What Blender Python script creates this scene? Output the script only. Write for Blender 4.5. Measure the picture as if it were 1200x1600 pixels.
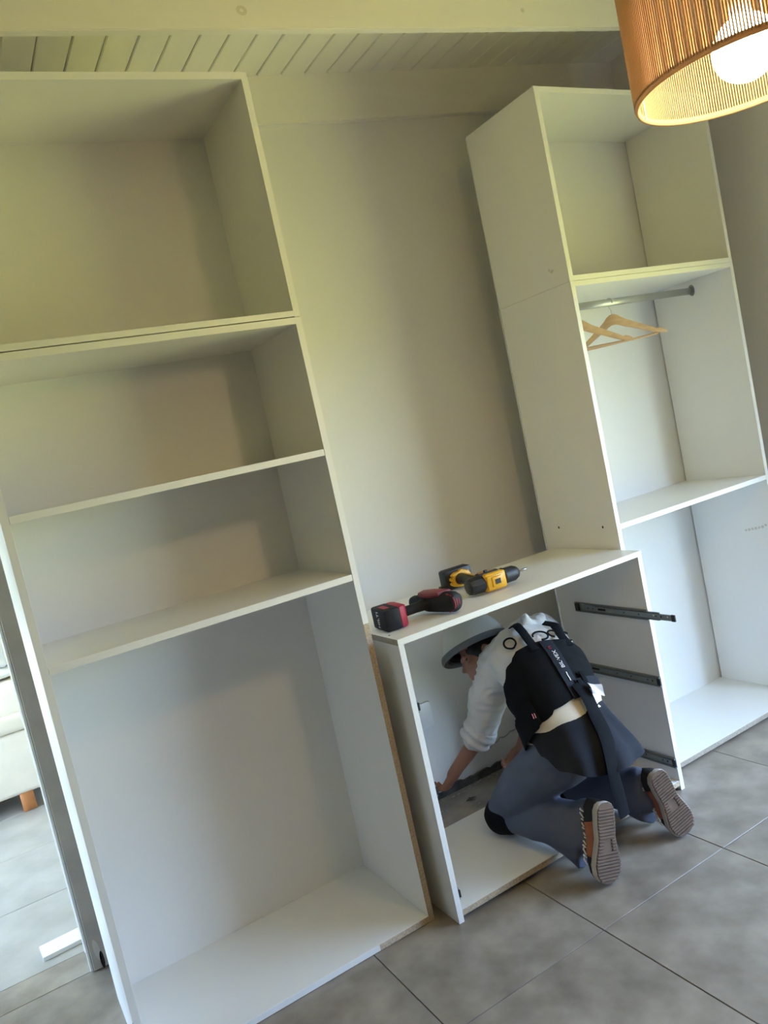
import bpy, bmesh, math, random
from mathutils import Vector, Matrix, noise

for o in list(bpy.data.objects):
    bpy.data.objects.remove(o, do_unlink=True)
SC = bpy.context.scene
COL = SC.collection
R = math.radians

# ------------------------------------------------------------------ camera
cam = bpy.data.cameras.new('camera')
cam.sensor_fit = 'HORIZONTAL'
cam.sensor_width = 36.0
cam.lens = 36.0 * 1212.563 / 1200.0
cam.clip_start = 0.05
cam_o = bpy.data.objects.new('camera', cam)
COL.objects.link(cam_o)
_r = Vector((0.847, -0.487, -0.212)).normalized()
_f = Vector((0.479, 0.873, -0.092))
_f = (_f - _r * _f.dot(_r)).normalized()
_u = _r.cross(_f)
cam_o.matrix_world = Matrix(((_r.x, _u.x, -_f.x, -1.1275), (_r.y, _u.y, -_f.y, -2.8181), (_r.z, _u.z, -_f.z, 1.6801), (0, 0, 0, 1)))
SC.camera = cam_o

# ------------------------------------------------------------------ sky, sun, exposure
SKY, SUN, BULB, EXPOSURE = 20.0, 27.0, 130.0, 0.1
w = bpy.data.worlds.new('world')
SC.world = w
w.use_nodes = True
bg = w.node_tree.nodes['Background']
bg.inputs[0].default_value = (0.46, 0.67, 1.0, 1)
bg.inputs[1].default_value = SKY
sun = bpy.data.lights.new('sun', 'SUN')
sun.energy = SUN
sun.angle = R(0.6)
sun.color = (1.0, 0.93, 0.80)
sun_o = bpy.data.objects.new('sun', sun)
COL.objects.link(sun_o)
sun_o.rotation_euler = Vector((0.28, 0.12, -1.0)).to_track_quat('-Z', 'Y').to_euler()
SC.view_settings.view_transform = 'Standard'
SC.view_settings.look = 'None'
SC.view_settings.gamma = 1.0
SC.view_settings.use_curve_mapping = False
SC.view_settings.exposure = EXPOSURE
SC.cycles.max_bounces = 10
SC.cycles.diffuse_bounces = 6
SC.cycles.glossy_bounces = 3
SC.cycles.sample_clamp_indirect = 12.0
SC.cycles.caustics_reflective = False
SC.cycles.caustics_refractive = False

def portal(name, loc, rot, sx, sy):
    l = bpy.data.lights.new(name, 'AREA')
    l.shape = 'RECTANGLE'
    l.size, l.size_y = sx, sy
    l.cycles.is_portal = True
    o = bpy.data.objects.new(name, l)
    COL.objects.link(o)
    o.location = loc
    o.rotation_euler = rot
portal('window_portal', (2.56, -2.175, 1.05), (0, R(90), 0), 2.1, 1.950)
portal('living_window_portal', (-3.14, 1.95, 1.3), (0, R(-90), 0), 2.6, 2.7)

# ------------------------------------------------------------------ helpers
def mat(name, col, rough=0.5, metal=0.0, noise_amt=0.0, nscale=8.0, bump=0.0, bscale=60.0, trans=0.0, emit=0.0, spec=0.5, stretch=None, col2=None):
    m = bpy.data.materials.new(name)
    m.use_nodes = True
    nt = m.node_tree
    b = nt.nodes['Principled BSDF']
    b.inputs['Base Color'].default_value = (*col, 1)
    b.inputs['Roughness'].default_value = rough
    b.inputs['Metallic'].default_value = metal
    b.inputs['Specular IOR Level'].default_value = spec
    if emit:
        b.inputs['Emission Color'].default_value = (*col, 1)
        b.inputs['Emission Strength'].default_value = emit
    tc = nt.nodes.new('ShaderNodeTexCoord')
    src = tc.outputs['Object']
    if stretch:
        mp = nt.nodes.new('ShaderNodeMapping')
        mp.inputs['Scale'].default_value = stretch
        nt.links.new(src, mp.inputs[0])
        src = mp.outputs[0]
    if noise_amt or col2:
        n = nt.nodes.new('ShaderNodeTexNoise')
        n.inputs['Scale'].default_value = nscale
        n.inputs['Detail'].default_value = 6
        nt.links.new(src, n.inputs['Vector'])
        cr = nt.nodes.new('ShaderNodeValToRGB')
        c2 = col2 or tuple(min(1, c * (1 + noise_amt)) for c in col)
        c1 = col if col2 else tuple(c * (1 - noise_amt) for c in col)
        cr.color_ramp.elements[0].color = (*c1, 1)
        cr.color_ramp.elements[1].color = (*c2, 1)
        cr.color_ramp.elements[0].position = 0.3
        cr.color_ramp.elements[1].position = 0.7
        nt.links.new(n.outputs['Fac'], cr.inputs[0])
        nt.links.new(cr.outputs[0], b.inputs['Base Color'])
    if bump:
        n2 = nt.nodes.new('ShaderNodeTexNoise')
        n2.inputs['Scale'].default_value = bscale
        n2.inputs['Detail'].default_value = 4
        nt.links.new(src, n2.inputs['Vector'])
        bp = nt.nodes.new('ShaderNodeBump')
        bp.inputs['Strength'].default_value = bump
        bp.inputs['Distance'].default_value = 0.004
        nt.links.new(n2.outputs['Fac'], bp.inputs['Height'])
        nt.links.new(bp.outputs[0], b.inputs['Normal'])
    if trans:
        out = nt.nodes['Material Output']
        t = nt.nodes.new('ShaderNodeBsdfTranslucent')
        t.inputs[0].default_value = (*col, 1)
        mx = nt.nodes.new('ShaderNodeMixShader')
        mx.inputs[0].default_value = trans
        nt.links.new(b.outputs[0], mx.inputs[1])
        nt.links.new(t.outputs[0], mx.inputs[2])
        nt.links.new(mx.outputs[0], out.inputs[0])
    return m

def link(name, me, m=None, parent=None, smooth=False):
    o = bpy.data.objects.new(name, me)
    COL.objects.link(o)
    if m is not None:
        me.materials.clear()
        for x in (m if isinstance(m, (list, tuple)) else [m]):
            me.materials.append(x)
    if parent is not None:
        o.parent = parent
        o.location = -parent.location if False else (0, 0, 0)
        o.matrix_parent_inverse = Matrix.Identity(4)
    if smooth:
        for p in me.polygons:
            p.use_smooth = True
    return o

def thing(name, label, cat, loc=(0, 0, 0), rot=(0, 0, 0), group=None):
    o = bpy.data.objects.new(name, None)
    COL.objects.link(o)
    o.location = loc
    o.rotation_euler = rot
    o.empty_display_size = 0.05
    o['label'] = label
    o['category'] = cat
    if group:
        o['group'] = group
    return o

def structure(o):
    o['kind'] = 'structure'
    return o

class MB:
    """collects shapes into one mesh"""
    def __init__(s):
        s.bm = bmesh.new()
    def box(s, x0, x1, y0, y1, z0, z1, bevel=0.0, mi=0, mtx=None, seg=2):
        r = bmesh.ops.create_cube(s.bm, size=1.0)
        vs = r['verts']
        bmesh.ops.scale(s.bm, vec=(x1 - x0, y1 - y0, z1 - z0), verts=vs)
        bmesh.ops.translate(s.bm, vec=((x0 + x1) / 2, (y0 + y1) / 2, (z0 + z1) / 2), verts=vs)
        fs = set(f for v in vs for f in v.link_faces)
        if bevel:
            es = list(set(e for f in fs for e in f.edges))
            rr = bmesh.ops.bevel(s.bm, geom=es, offset=bevel, segments=seg, profile=0.5, affect='EDGES')
            vs = [v for v in rr['verts']]
            allv = set(vs)
            fs = set(f for v in allv for f in v.link_faces)
            vs = list(set(v for f in fs for v in f.verts))
        for f in fs:
            f.material_index = mi
        if mtx is not None:
            bmesh.ops.transform(s.bm, matrix=mtx, verts=vs)
        return s
    def loft(s, rings, cap=True, mi=0, closed=True):
        """rings: list of lists of points (equal length)"""
        vv = [[s.bm.verts.new(p) for p in r] for r in rings]
        n = len(vv[0])
        for a, b in zip(vv, vv[1:]):
            for i in range(n if closed else n - 1):
                j = (i + 1) % n
                f = s.bm.faces.new((a[i], a[j], b[j], b[i]))
                f.material_index = mi
        if cap and closed:
            f = s.bm.faces.new(list(reversed(vv[0]))); f.material_index = mi
            f = s.bm.faces.new(vv[-1]); f.material_index = mi
        return s
    def tube(s, pts, rad, n=8, mi=0, cap=True, flat=None, up=None):
        pts = [Vector(p) for p in pts]
        if not isinstance(rad, (list, tuple)):
            rad = [rad] * len(pts)
        rings = []
        prev = None
        for i, p in enumerate(pts):
            t = (pts[min(i + 1, len(pts) - 1)] - pts[max(i - 1, 0)]).normalized()
            if up is not None:
                a = Vector(up)
                a = (a - t * a.dot(t)).normalized()
            elif prev is None:
                a = t.orthogonal().normalized()
            else:
                a = (prev - t * prev.dot(t)).normalized()
            prev = a
            b = t.cross(a)
            ra = rad[i] if not isinstance(rad[i], (tuple, list)) else rad[i][0]
            rb = rad[i] if not isinstance(rad[i], (tuple, list)) else rad[i][1]
            if flat:
                rb = ra * flat
            rings.append([p + a * math.cos(2 * math.pi * k / n) * ra + b * math.sin(2 * math.pi * k / n) * rb for k in range(n)])
        return s.loft(rings, cap, mi)
    def cyl(s, p0, p1, r, n=16, mi=0, r2=None):
        return s.tube([p0, p1], [r, r if r2 is None else r2], n, mi)
    def sphere(s, c, r, u=16, v=10, mi=0, mtx=None):
        rr = bmesh.ops.create_uvsphere(s.bm, u_segments=u, v_segments=v, radius=1.0)
        rad = r if isinstance(r, (tuple, list)) else (r, r, r)
        bmesh.ops.scale(s.bm, vec=rad, verts=rr['verts'])
        if mtx is not None:
            bmesh.ops.transform(s.bm, matrix=mtx, verts=rr['verts'])
        bmesh.ops.translate(s.bm, vec=c, verts=rr['verts'])
        for f in set(f for v_ in rr['verts'] for f in v_.link_faces):
            f.material_index = mi
        return s
    def prism(s, poly, axis, a0, a1, mi=0, bevel=0.0):
        """poly: 2d outline extruded along axis"""
        def P(q, a):
            return {'x': (a, q[0], q[1]), 'y': (q[0], a, q[1]), 'z': (q[0], q[1], a)}[axis]
        va = [s.bm.verts.new(P(q, a0)) for q in poly]
        vb = [s.bm.verts.new(P(q, a1)) for q in poly]
        fs = [s.bm.faces.new(va), s.bm.faces.new(list(reversed(vb)))]
        n = len(poly)
        for i in range(n):
            j = (i + 1) % n
            fs.append(s.bm.faces.new((va[j], va[i], vb[i], vb[j])))
        for f in fs:
            f.material_index = mi
        if bevel:
            es = list(set(fs[0].edges) | set(fs[1].edges))
            bmesh.ops.bevel(s.bm, geom=es, offset=bevel, segments=2, profile=0.5, affect='EDGES')
        return s
    def mesh(s, name):
        bmesh.ops.recalc_face_normals(s.bm, faces=s.bm.faces[:])
        me = bpy.data.meshes.new(name)
        s.bm.to_mesh(me)
        s.bm.free()
        return me
    def build(s, name, m, parent=None, smooth=False):
        return link(name, s.mesh(name), m, parent, smooth)

def auto_smooth(o, ang=40):
    me = o.data
    me.polygons.foreach_set('use_smooth', [True] * len(me.polygons))
    try:
        me.set_sharp_from_angle(angle=R(ang))
    except Exception:
        pass
    return o

def part(name, m, parent, x0, x1, y0, y1, z0, z1, bevel=0.0008, label=None):
    """box given in world coordinates as a child of an un-rotated thing"""
    L = parent.location
    o = MB().box(x0 - L.x, x1 - L.x, y0 - L.y, y1 - L.y, z0 - L.z, z1 - L.z, bevel, seg=1).build(name, m, parent)
    if label:
        o['label'] = label
    return o

# ------------------------------------------------------------------ materials
M = {}
M['melamine'] = mat('white_melamine', (0.80, 0.795, 0.775), 0.34, noise_amt=0.01, nscale=3)
M['backing'] = mat('white_backing_board', (0.80, 0.795, 0.78), 0.45, noise_amt=0.012, nscale=2)
M['banding'] = mat('white_edge_banding', (0.85, 0.845, 0.82), 0.4)
M['chipboard'] = mat('raw_chipboard', (0.52, 0.42, 0.30), 0.85, noise_amt=0.25, nscale=140, bump=0.4, bscale=300)
M['chipboard_grey'] = mat('raw_board_edge_grey', (0.40, 0.34, 0.27), 0.85, noise_amt=0.2, nscale=140, bump=0.4, bscale=300)
M['wall'] = mat('painted_plaster', (0.80, 0.785, 0.755), 0.7, noise_amt=0.02, nscale=1.6, bump=0.12, bscale=35)
M['beam'] = mat('painted_timber', (0.82, 0.79, 0.72), 0.55, noise_amt=0.025, nscale=4, stretch=(0.3, 3, 3), bump=0.1, bscale=40)
M['plank'] = mat('painted_boards', (0.80, 0.77, 0.69), 0.55, noise_amt=0.03, nscale=4, stretch=(3, 0.4, 3), bump=0.1, bscale=30)
M['tile'] = mat('grey_porcelain', (0.19, 0.16, 0.13), 0.30, col2=(0.365, 0.315, 0.26), nscale=7.0, bump=0.04, bscale=25)
M['grout'] = mat('dark_grout', (0.10, 0.092, 0.085), 0.9)
M['dark_unseen_wall'] = mat('dark_unseen_wall_finish', (0.20, 0.15, 0.11), 0.6, noise_amt=0.2, nscale=3, stretch=(1, 1, 8))  # invented dark finish for the unseen walls, cuts bounce light
M['darkwall'] = mat('charcoal_wall', (0.035, 0.04, 0.05), 0.8)
M['trim'] = mat('white_trim', (0.82, 0.82, 0.80), 0.35)
M['grass'] = mat('lawn', (0.45, 0.385, 0.08), 0.9, noise_amt=0.3, nscale=3)
M['sofa'] = mat('cream_upholstery', (0.84, 0.77, 0.67), 0.85, noise_amt=0.03, nscale=10, bump=0.15, bscale=250)
M['cushion'] = mat('pale_cushion', (0.78, 0.77, 0.77), 0.85, noise_amt=0.08, nscale=9, bump=0.2, bscale=200)
M['orange_wood'] = mat('orange_wood', (0.42, 0.16, 0.05), 0.5, noise_amt=0.2, nscale=6, stretch=(6, 6, 0.8))
M['black'] = mat('black_plastic', (0.013, 0.013, 0.015), 0.5, bump=0.08, bscale=400)
M['softblack'] = mat('dark_rubber', (0.013, 0.014, 0.018), 0.65, spec=0.3)
M['zinc'] = mat('zinc_steel', (0.26, 0.29, 0.29), 0.42, metal=0.45, noise_amt=0.08, nscale=30)
M['zinc_dark'] = mat('zinc_shadow', (0.06, 0.065, 0.066), 0.5, metal=0.6)
M['rail'] = mat('grey_metal_rail', (0.42, 0.43, 0.43), 0.35, metal=0.55)
M['chrome'] = mat('wire_chrome', (0.7, 0.7, 0.7), 0.2, metal=1.0)
M['hanger'] = mat('beech_hanger', (0.62, 0.42, 0.24), 0.45, noise_amt=0.12, nscale=5, stretch=(10, 1, 10))
M['cord_fibre'] = mat('natural_cord', (0.46, 0.33, 0.20), 0.85, trans=0.33)
M['bulb'] = mat('bulb_glass', (1.0, 0.66, 0.35), 0.3, emit=BULB)
M['yellow'] = mat('yellow_plastic', (0.80, 0.42, 0.02), 0.42)
M['red'] = mat('red_plastic', (0.36, 0.018, 0.04), 0.5, spec=0.3)
M['red_dark'] = mat('dull_red_plastic', (0.20, 0.03, 0.045), 0.5)
M['steel'] = mat('tool_steel', (0.35, 0.34, 0.33), 0.35, metal=0.9)
M['white_print'] = mat('white_print', (0.80, 0.80, 0.80), 0.6)
M['stain'] = mat('faint_stain', (0.66, 0.62, 0.52), 0.7)
M['grey_smudge'] = mat('grey_smudge', (0.50, 0.47, 0.42), 0.7)
M['hole'] = mat('hole_dark', (0.02, 0.018, 0.015), 0.9)
M['dirt'] = mat('dark_debris', (0.085, 0.078, 0.07), 0.95, noise_amt=0.5, nscale=20, bump=0.5, bscale=60)
M['dust'] = mat('pale_plaster_dust', (0.42, 0.40, 0.37), 0.95)

# ------------------------------------------------------------------ setting
T = 0.0216
WALL_Y, WALL_R, JAMB_X = 0.235, 2.49, -1.055
def ceil_z(x):
    return 3.252 + (x - 0.355) * 0.0735

Q = 0.6012
OX, OY = 0.3513, -0.9592
floor = structure(MB().box(-3.2, 2.62, -5.2, 5.2, -0.12, -0.004).build('floor', M['grout']))
tile_m = MB().box(-Q / 2 + .0016, Q / 2 - .0016, -Q / 2 + .0016, Q / 2 - .0016, -0.0085, 0, 0.0012, seg=1).mesh('tile')
strip_m = MB().box(-Q / 2 + .0016, Q / 2 - .0016, -0.079, 0.079, -0.0085, 0, 0.0012, seg=1).mesh('tile')
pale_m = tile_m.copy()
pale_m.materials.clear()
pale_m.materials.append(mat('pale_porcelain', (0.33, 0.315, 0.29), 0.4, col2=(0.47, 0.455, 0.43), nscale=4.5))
rnd = random.Random(4)
for me_ in (tile_m, strip_m):
    me_.materials.append(M['tile'])
def lay(me, x, y, rot):
    o = bpy.data.objects.new('tile', me)
    COL.objects.link(o)
    o.parent = floor
    o.location = (x, y, -rnd.random() * 0.0006)
    o.rotation_euler = (0, 0, rot)
for i in range(-6, 4):
    for j in range(-7, 2):
        x, y = OX + (i + .5) * Q, OY + (j + .5) * Q
        if -3.0 < x < 2.6:
            lay(tile_m, x, y, rnd.choice((0, math.pi)))
    x = OX + (i + .5) * Q
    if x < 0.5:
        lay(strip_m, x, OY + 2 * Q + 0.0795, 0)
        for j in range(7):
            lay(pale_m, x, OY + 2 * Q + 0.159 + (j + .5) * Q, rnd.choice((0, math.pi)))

def wall(name, boxes, m):
    b = MB()
    for bx in boxes:
        b.box(*bx)
    return structure(b.build(name, m))
WT = WALL_Y + 0.155
wall('wall_back', [(JAMB_X, 2.62, WALL_Y, WT, -.02, 3.55), (-4.1, JAMB_X, WALL_Y, WT, 2.35, 3.55), (-4.1, -2.6, WALL_Y, WT, -.02, 2.35)], M['wall'])
wall('wall_right', [(WALL_R, 2.62, -1.2, WALL_Y, -.02, 3.6), (WALL_R, 2.62, -5.1, -3.15, -.02, 3.6), (WALL_R, 2.62, -3.15, -1.2, 2.10, 3.6)], M['wall'])
wall('wall_left', [(-2.72, -2.6, -5.1, WALL_Y, -.02, 3.55)], M['dark_unseen_wall'])
wall('wall_front', [(-2.72, 2.62, -5.2, -5.05, -.02, 3.6)], M['dark_unseen_wall'])
wall('wall_far', [(-4.1, 0.6, 3.35, 3.5, -.02, 3.1)], M['darkwall'])
wall('wall_living_side', [(0.45, 0.6, WT, 3.4, -.02, 3.1)], M['wall'])
wall('wall_living_window', [(-3.2, -3.08, WT, .6, -.02, 3.1), (-3.2, -3.08, .6, 3.3, 2.6, 3.1), (-3.2, -3.08, 3.3, 3.5, -.02, 3.1)], M['wall'])
structure(MB().box(-4.2, 0.7, WT - .02, 3.6, 2.95, 3.1).build('ceiling', M['wall']))
# window frame of the glazed door on the right wall
win = MB()
for a in ((-3.15, -3.100, 0, 2.1), (-1.250, -1.2, 0, 2.1), (-2.195, -2.155, 0, 2.05), (-3.15, -1.2, 2.05, 2.1)):
    win.box(2.52, 2.58, a[0], a[1], a[2], a[3])
structure(win.build('window_1', M['trim']))

# sloping ceiling: slab with single boards below it
cl = MB()
cl.prism([(-2.75, ceil_z(-2.75) + .03), (2.66, ceil_z(2.66) + .03), (2.66, ceil_z(2.66) + .16), (-2.75, ceil_z(-2.75) + .16)], 'y', -5.25, WT + .02)
ceiling = structure(cl.build('ceiling', M['plank']))
PW = 0.1123
x = 0.3789 - 27 * PW
while x < 2.62:
    a, b = x + .0018, x + PW - .0018
    za, zb = ceil_z(a), ceil_z(b)
    pb = MB()
    pb.prism([(a, za + .004), (a + .004, za), (b - .004, zb), (b, zb + .004), (b, zb + .029), (a, za + .029)], 'y', -5.2, WALL_Y)
    pb.build('plank', M['plank'], ceiling)
    x += PW

def sloped_beam(name, x0, x1, y0, y1, zb, zt):
    """zb, zt : functions of x"""
    b = MB()
    vs = []
    for yy in (y0, y1):
        vs.append([b.bm.verts.new(p) for p in ((x0, yy, zb(x0)), (x1, yy, zb(x1)), (x1, yy, zt(x1)), (x0, yy, zt(x0)))])
    A, B = vs
    b.bm.faces.new(A)
    b.bm.faces.new(list(reversed(B)))
    for i in range(4):
        j = (i + 1) % 4
        b.bm.faces.new((A[j], A[i], B[i], B[j]))
    bmesh.ops.bevel(b.bm, geom=b.bm.edges[:], offset=0.003, segments=2, affect='EDGES')
    return structure(b.build(name, M['beam']))
sloped_beam('trim_1', -2.6, WALL_R, 0.203, WALL_Y + .005, lambda x: 3.053 + (x - .342) * .0637, lambda x: ceil_z(x) + .012)
beam = sloped_beam('trim_2', -2.6, WALL_R, -0.545, -0.512, lambda x: 2.955 + (x + .708) * .0712, lambda x: ceil_z(x) + .012)
# faint pale knots showing through the paint of the beam
def disc(name, m, parent, c, normal, rx, ry, n=14, th=0.0006, rot=0.0, hole=0.0):
    nrm = Vector(normal).normalized()
    q = nrm.to_track_quat('Z', 'Y').to_matrix().to_4x4()
    b = MB()
    def ring(k, z):
        return [Vector((math.cos(2 * math.pi * i / n) * rx * k, math.sin(2 * math.pi * i / n) * ry * k, z)) for i in range(n)]
    if hole:
        b.loft([ring(hole, 0), ring(1, 0), ring(1, th), ring(hole, th)], cap=False)
    else:
        b.loft([ring(1, 0), ring(1, th)])
    mm = Matrix.Translation(Vector(c) - parent.location) @ q @ Matrix.Rotation(rot, 4, 'Z')
    bmesh.ops.transform(b.bm, matrix=mm, verts=b.bm.verts[:])
    return b.build(name, m, parent)
disc('knot', M['stain'], beam, (0.005, -0.545, 3.062), (0, -1, 0), 0.018, 0.015, hole=0.35)
disc('knot', M['stain'], beam, (1.169, -0.545, 3.152), (0, -1, 0), 0.009, 0.008)
# reveal edges of the opening towards the living room
def strip(name, m, *b):
    return structure(MB().box(*b, 0.002, seg=1).build(name, m))
strip('trim_3', M['trim'], JAMB_X - .008, JAMB_X + .003, WALL_Y - .006, WALL_Y + .012, 0.004, 2.35)
strip('trim_4', M['trim'], JAMB_X - .008, JAMB_X, WT - .014, WT + .004, 0.004, 2.35)
M['shaded_paint'] = mat('scuffed_shaded_paint', (0.46, 0.42, 0.37), 0.75, noise_amt=0.12, nscale=7, bump=0.3, bscale=30)  # scuffed paint, darkened so the tower's shade is in the colour
jamb = strip('trim_5', M['shaded_paint'], JAMB_X + .004, JAMB_X + .062, WALL_Y - .013, WALL_Y, 0.004, 2.35)
# the lawn outside the glazed door
lawn = MB().box(2.62, 60, -40, 40, -0.2, -0.06).build('ground_outside', M['grass'])
structure(lawn)
lawn2 = MB().box(-60, -3.25, -40, 40, -0.2, -0.06).build('ground_outside', M['grass'])
structure(lawn2)

# ------------------------------------------------------------------ cupboards
L0, L1, LF = -1.009, 0.0, -0.4914
def slant_panel(name, m, parent, x0, x1, z0, z1, y0b, y0t, th):
    b = MB()
    b.prism([(y0b, z0), (y0t, z1), (y0t + th, z1), (y0b + th, z0)], 'x', x0, x1)
    L = parent.location
    bmesh.ops.translate(b.bm, vec=-L, verts=b.bm.verts[:])
    return b.build(name, m, parent)

# left tall unit
lt = thing('tall_shelving_unit', 'tall white open unit with two shelves standing beside the doorway to the living room', 'cabinet', (-0.5, -0.25, 0))
LZ = 2.1251
YB = -0.002
part('side_panel', M['melamine'], lt, L0, L0 + T, LF, YB + .003, 0, LZ)
part('side_panel', M['melamine'], lt, L1 - T, L1, LF, YB + .003, 0, LZ)
part('top_panel', M['melamine'], lt, L0 + T, L1 - T, LF, -.062, LZ - T, LZ)
part('bottom_panel', M['melamine'], lt, L0 + T, L1 - T, LF, YB, 0.001, 0.0227)
part('shelf', M['melamine'], lt, L0 + T + .001, L1 - T - .001, LF + .001, -.05, 1.6891 - T, 1.6891)
part('shelf', M['melamine'], lt, L0 + T + .001, L1 - T - .001, LF + .001, -.036, 1.2608 - T, 1.2608)
slant_panel('back_panel', M['backing'], lt, L0 + T, L1 - T, 0.023, LZ - T, -0.006, -0.064, 0.003)
part('raw_edge', M['chipboard'], lt, L1 - T, L1, LF - .0008, LF + .0002, 0.0, 1.085, 0.0003, 'bare tan chipboard edge')
part('edge_banding', M['banding'], lt, L1 - T, L1, LF - .0008, LF + .0002, 1.086, LZ, 0.0003)
part('edge_banding', M['banding'], lt, L0, L0 + T, LF - .0008, LF + .0002, 0, LZ, 0.0003)
part('edge_banding', M['banding'], lt, L0 + T, L1 - T, LF - .0008, LF + .0002, LZ - T, LZ - .0004, 0.0003)
part('edge_banding', M['banding'], lt, L0 + T + .001, L1 - T - .001, LF + .0002, LF + .0012, 1.6891 - T, 1.6891, 0.0003)
part('edge_banding', M['banding'], lt, L0 + T + .001, L1 - T - .001, LF + .0002, LF + .0012, 1.2608 - T, 1.2608, 0.0003)
part('raw_edge', M['chipboard'], lt, L1 - T - .20, L1 - T, LF - .0008, LF + .0002, 0.0015, 0.0222, 0.0003, 'bare tan chipboard edge')
disc('chip', M['chipboard_grey'], lt, (-1.0, LF, 0.205), (0, -1, 0), 0.011, 0.004, rot=0.3)

# left upper box
lu = thing('upper_shelving_box', 'white open box without shelves stacked on the tall unit beside the doorway', 'cabinet', (-0.5, -0.25, LZ))
UZ = 2.9026
part('side_panel', M['melamine'], lu, L1 - T, L1, LF, -.068, LZ + .0012, UZ - .0005)
part('side_panel', M['melamine'], lu, L0, L0 + T, LF, -.068, LZ + .0012, 2.8625)
part('bottom_panel', M['melamine'], lu, L0 + T, L1 - T, LF, -.072, LZ + .0030, LZ + T)
def sloped_board(name, m, parent, x0, x1, y0, y1, zt0, zt1, th):
    b = MB()
    L = parent.location
    b.prism([(x0 - L.x, zt0 - th - L.z), (x1 - L.x, zt1 - th - L.z), (x1 - L.x, zt1 - L.z), (x0 - L.x, zt0 - L.z)], 'y', y0 - L.y, y1 - L.y)
    return b.build(name, m, parent)
sloped_board('top_panel', M['melamine'], lu, L0 + T, L1 - T, LF, -.068, 2.864, UZ - .0008, T)
part('back_panel', M['backing'], lu, L0 + T, L1 - T, -.072, -.068, LZ + T, 2.84, 0)
sloped_board('back_panel', M['backing'], lu, L0 + T, L1 - T, -.0719, -.0681, 2.8425, UZ - T - .001, .05)
part('edge_banding', M['banding'], lu, L1 - T, L1, LF - .0008, LF + .0002, LZ + .0012, UZ - .0006, 0.0003)
part('edge_banding', M['banding'], lu, L0 + T, L1 - T, LF - .0008, LF + .0002, LZ + .0034, LZ + T, 0.0003)
sloped_board('edge_banding', M['banding'], lu, L0 + T, L1 - T, LF - .0008, LF + .0002, 2.864, UZ - .0008, T)

# low drawer cabinet
C0, C1, CF, CZ = 0.0444, 1.215, -0.5817, 1.0211
dc = thing('low_drawer_cabinet', 'low white drawer cabinet with a worktop and open front, between two tall units', 'cabinet', (0.63, -0.32, 0))
part('side_panel', M['melamine'], dc, C0, C0 + T, CF, -.07, 0.0, CZ - T)
part('side_panel', M['melamine'], dc, C1 - T, C1, CF, -.07, 0.0, CZ - T)
part('worktop', M['melamine'], dc, C0 - .0005, C1 + .0005, CF - .001, -.058, CZ - T, CZ)
part('bottom_panel', M['melamine'], dc, C0 + T, C1 - T, CF + .001, -.078, 0.042 - T, 0.042)
part('edge_banding', M['banding'], dc, C0, C0 + T, CF - .0008, CF + .0002, 0.0, CZ - T, 0.0003)
part('edge_banding', M['banding'], dc, C1 - T, C1, CF - .0008, CF + .0002, 0.0, CZ - T, 0.0003)
part('edge_banding', M['banding'], dc, C0, C1, CF - .0018, CF - .0008, CZ - T, CZ, 0.0003)
part('raw_edge', M['chipboard_grey'], dc, C0 - .0012, C0 - .0004, CF - .0005, -.06, CZ - T + .0005, CZ - .0005, 0.0002, 'bare brown board end')
part('raw_edge', M['chipboard'], dc, C0 + T, C1 - T, CF + .0002, CF + .0012, 0.0205, 0.0415, 0.0003, 'bare tan chipboard edge')
disc('screw_hole', M['hole'], dc, (0.062, -0.50, CZ), (0, 0, 1), 0.004, 0.004)

# right tall unit
R0, R1, RF, RZ = 1.2251, 2.2609, -0.4692, 2.1392
rt = thing('tall_wardrobe_unit', 'tall white open wardrobe unit with a clothes rail and one shelf', 'cabinet', (1.74, -0.23, 0))
RB = -0.0031
part('side_panel', M['melamine'], rt, R0, R0 + T, RF, -.0111, 0, RZ)
part('side_panel', M['melamine'], rt, R1 - T, R1, RF, -.0111, 0, RZ)
part('top_panel', M['melamine'], rt, R0 + T, R1 - T, RF, RB, RZ - T, RZ - .0006)
part('bottom_panel', M['melamine'], rt, R0 + T, R1 - T, RF, RB, 0.0312 - T, 0.0312)
part('shelf', M['melamine'], rt, R0 + T, R1 - T, RF + .001, RB, 1.1238 - T, 1.1238)
part('back_panel', M['backing'], rt, R0 + .002, R1 - .002, RB, RB + .003, 0.02, RZ - .002, 0)
part('edge_banding', M['banding'], rt, R0, R0 + T, RF - .0008, RF + .0002, 0, RZ - .0006, 0.0003)
part('edge_banding', M['banding'], rt, R1 - T, R1, RF - .0008, RF + .0002, 0, RZ - .0006, 0.0003)
part('edge_banding', M['banding'], rt, R0 + T, R1 - T, RF - .0008, RF + .0002, RZ - T, RZ - .001, 0.0003)
part('edge_banding', M['banding'], rt, R0 + T, R1 - T, RF + .0002, RF + .0012, 1.1238 - T, 1.1238, 0.0003)
part('raw_edge', M['chipboard_grey'], rt, R0 + T, R1 - T, RF - .0008, RF + .0002, 0.0312 - T, 0.0308, 0.0003, 'bare brown board edge')
for yy in (-.117, -.39):
    disc('screw_hole', M['hole'], rt, (R0, yy, 1.117), (-1, 0, 0), 0.0045, 0.006)

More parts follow.
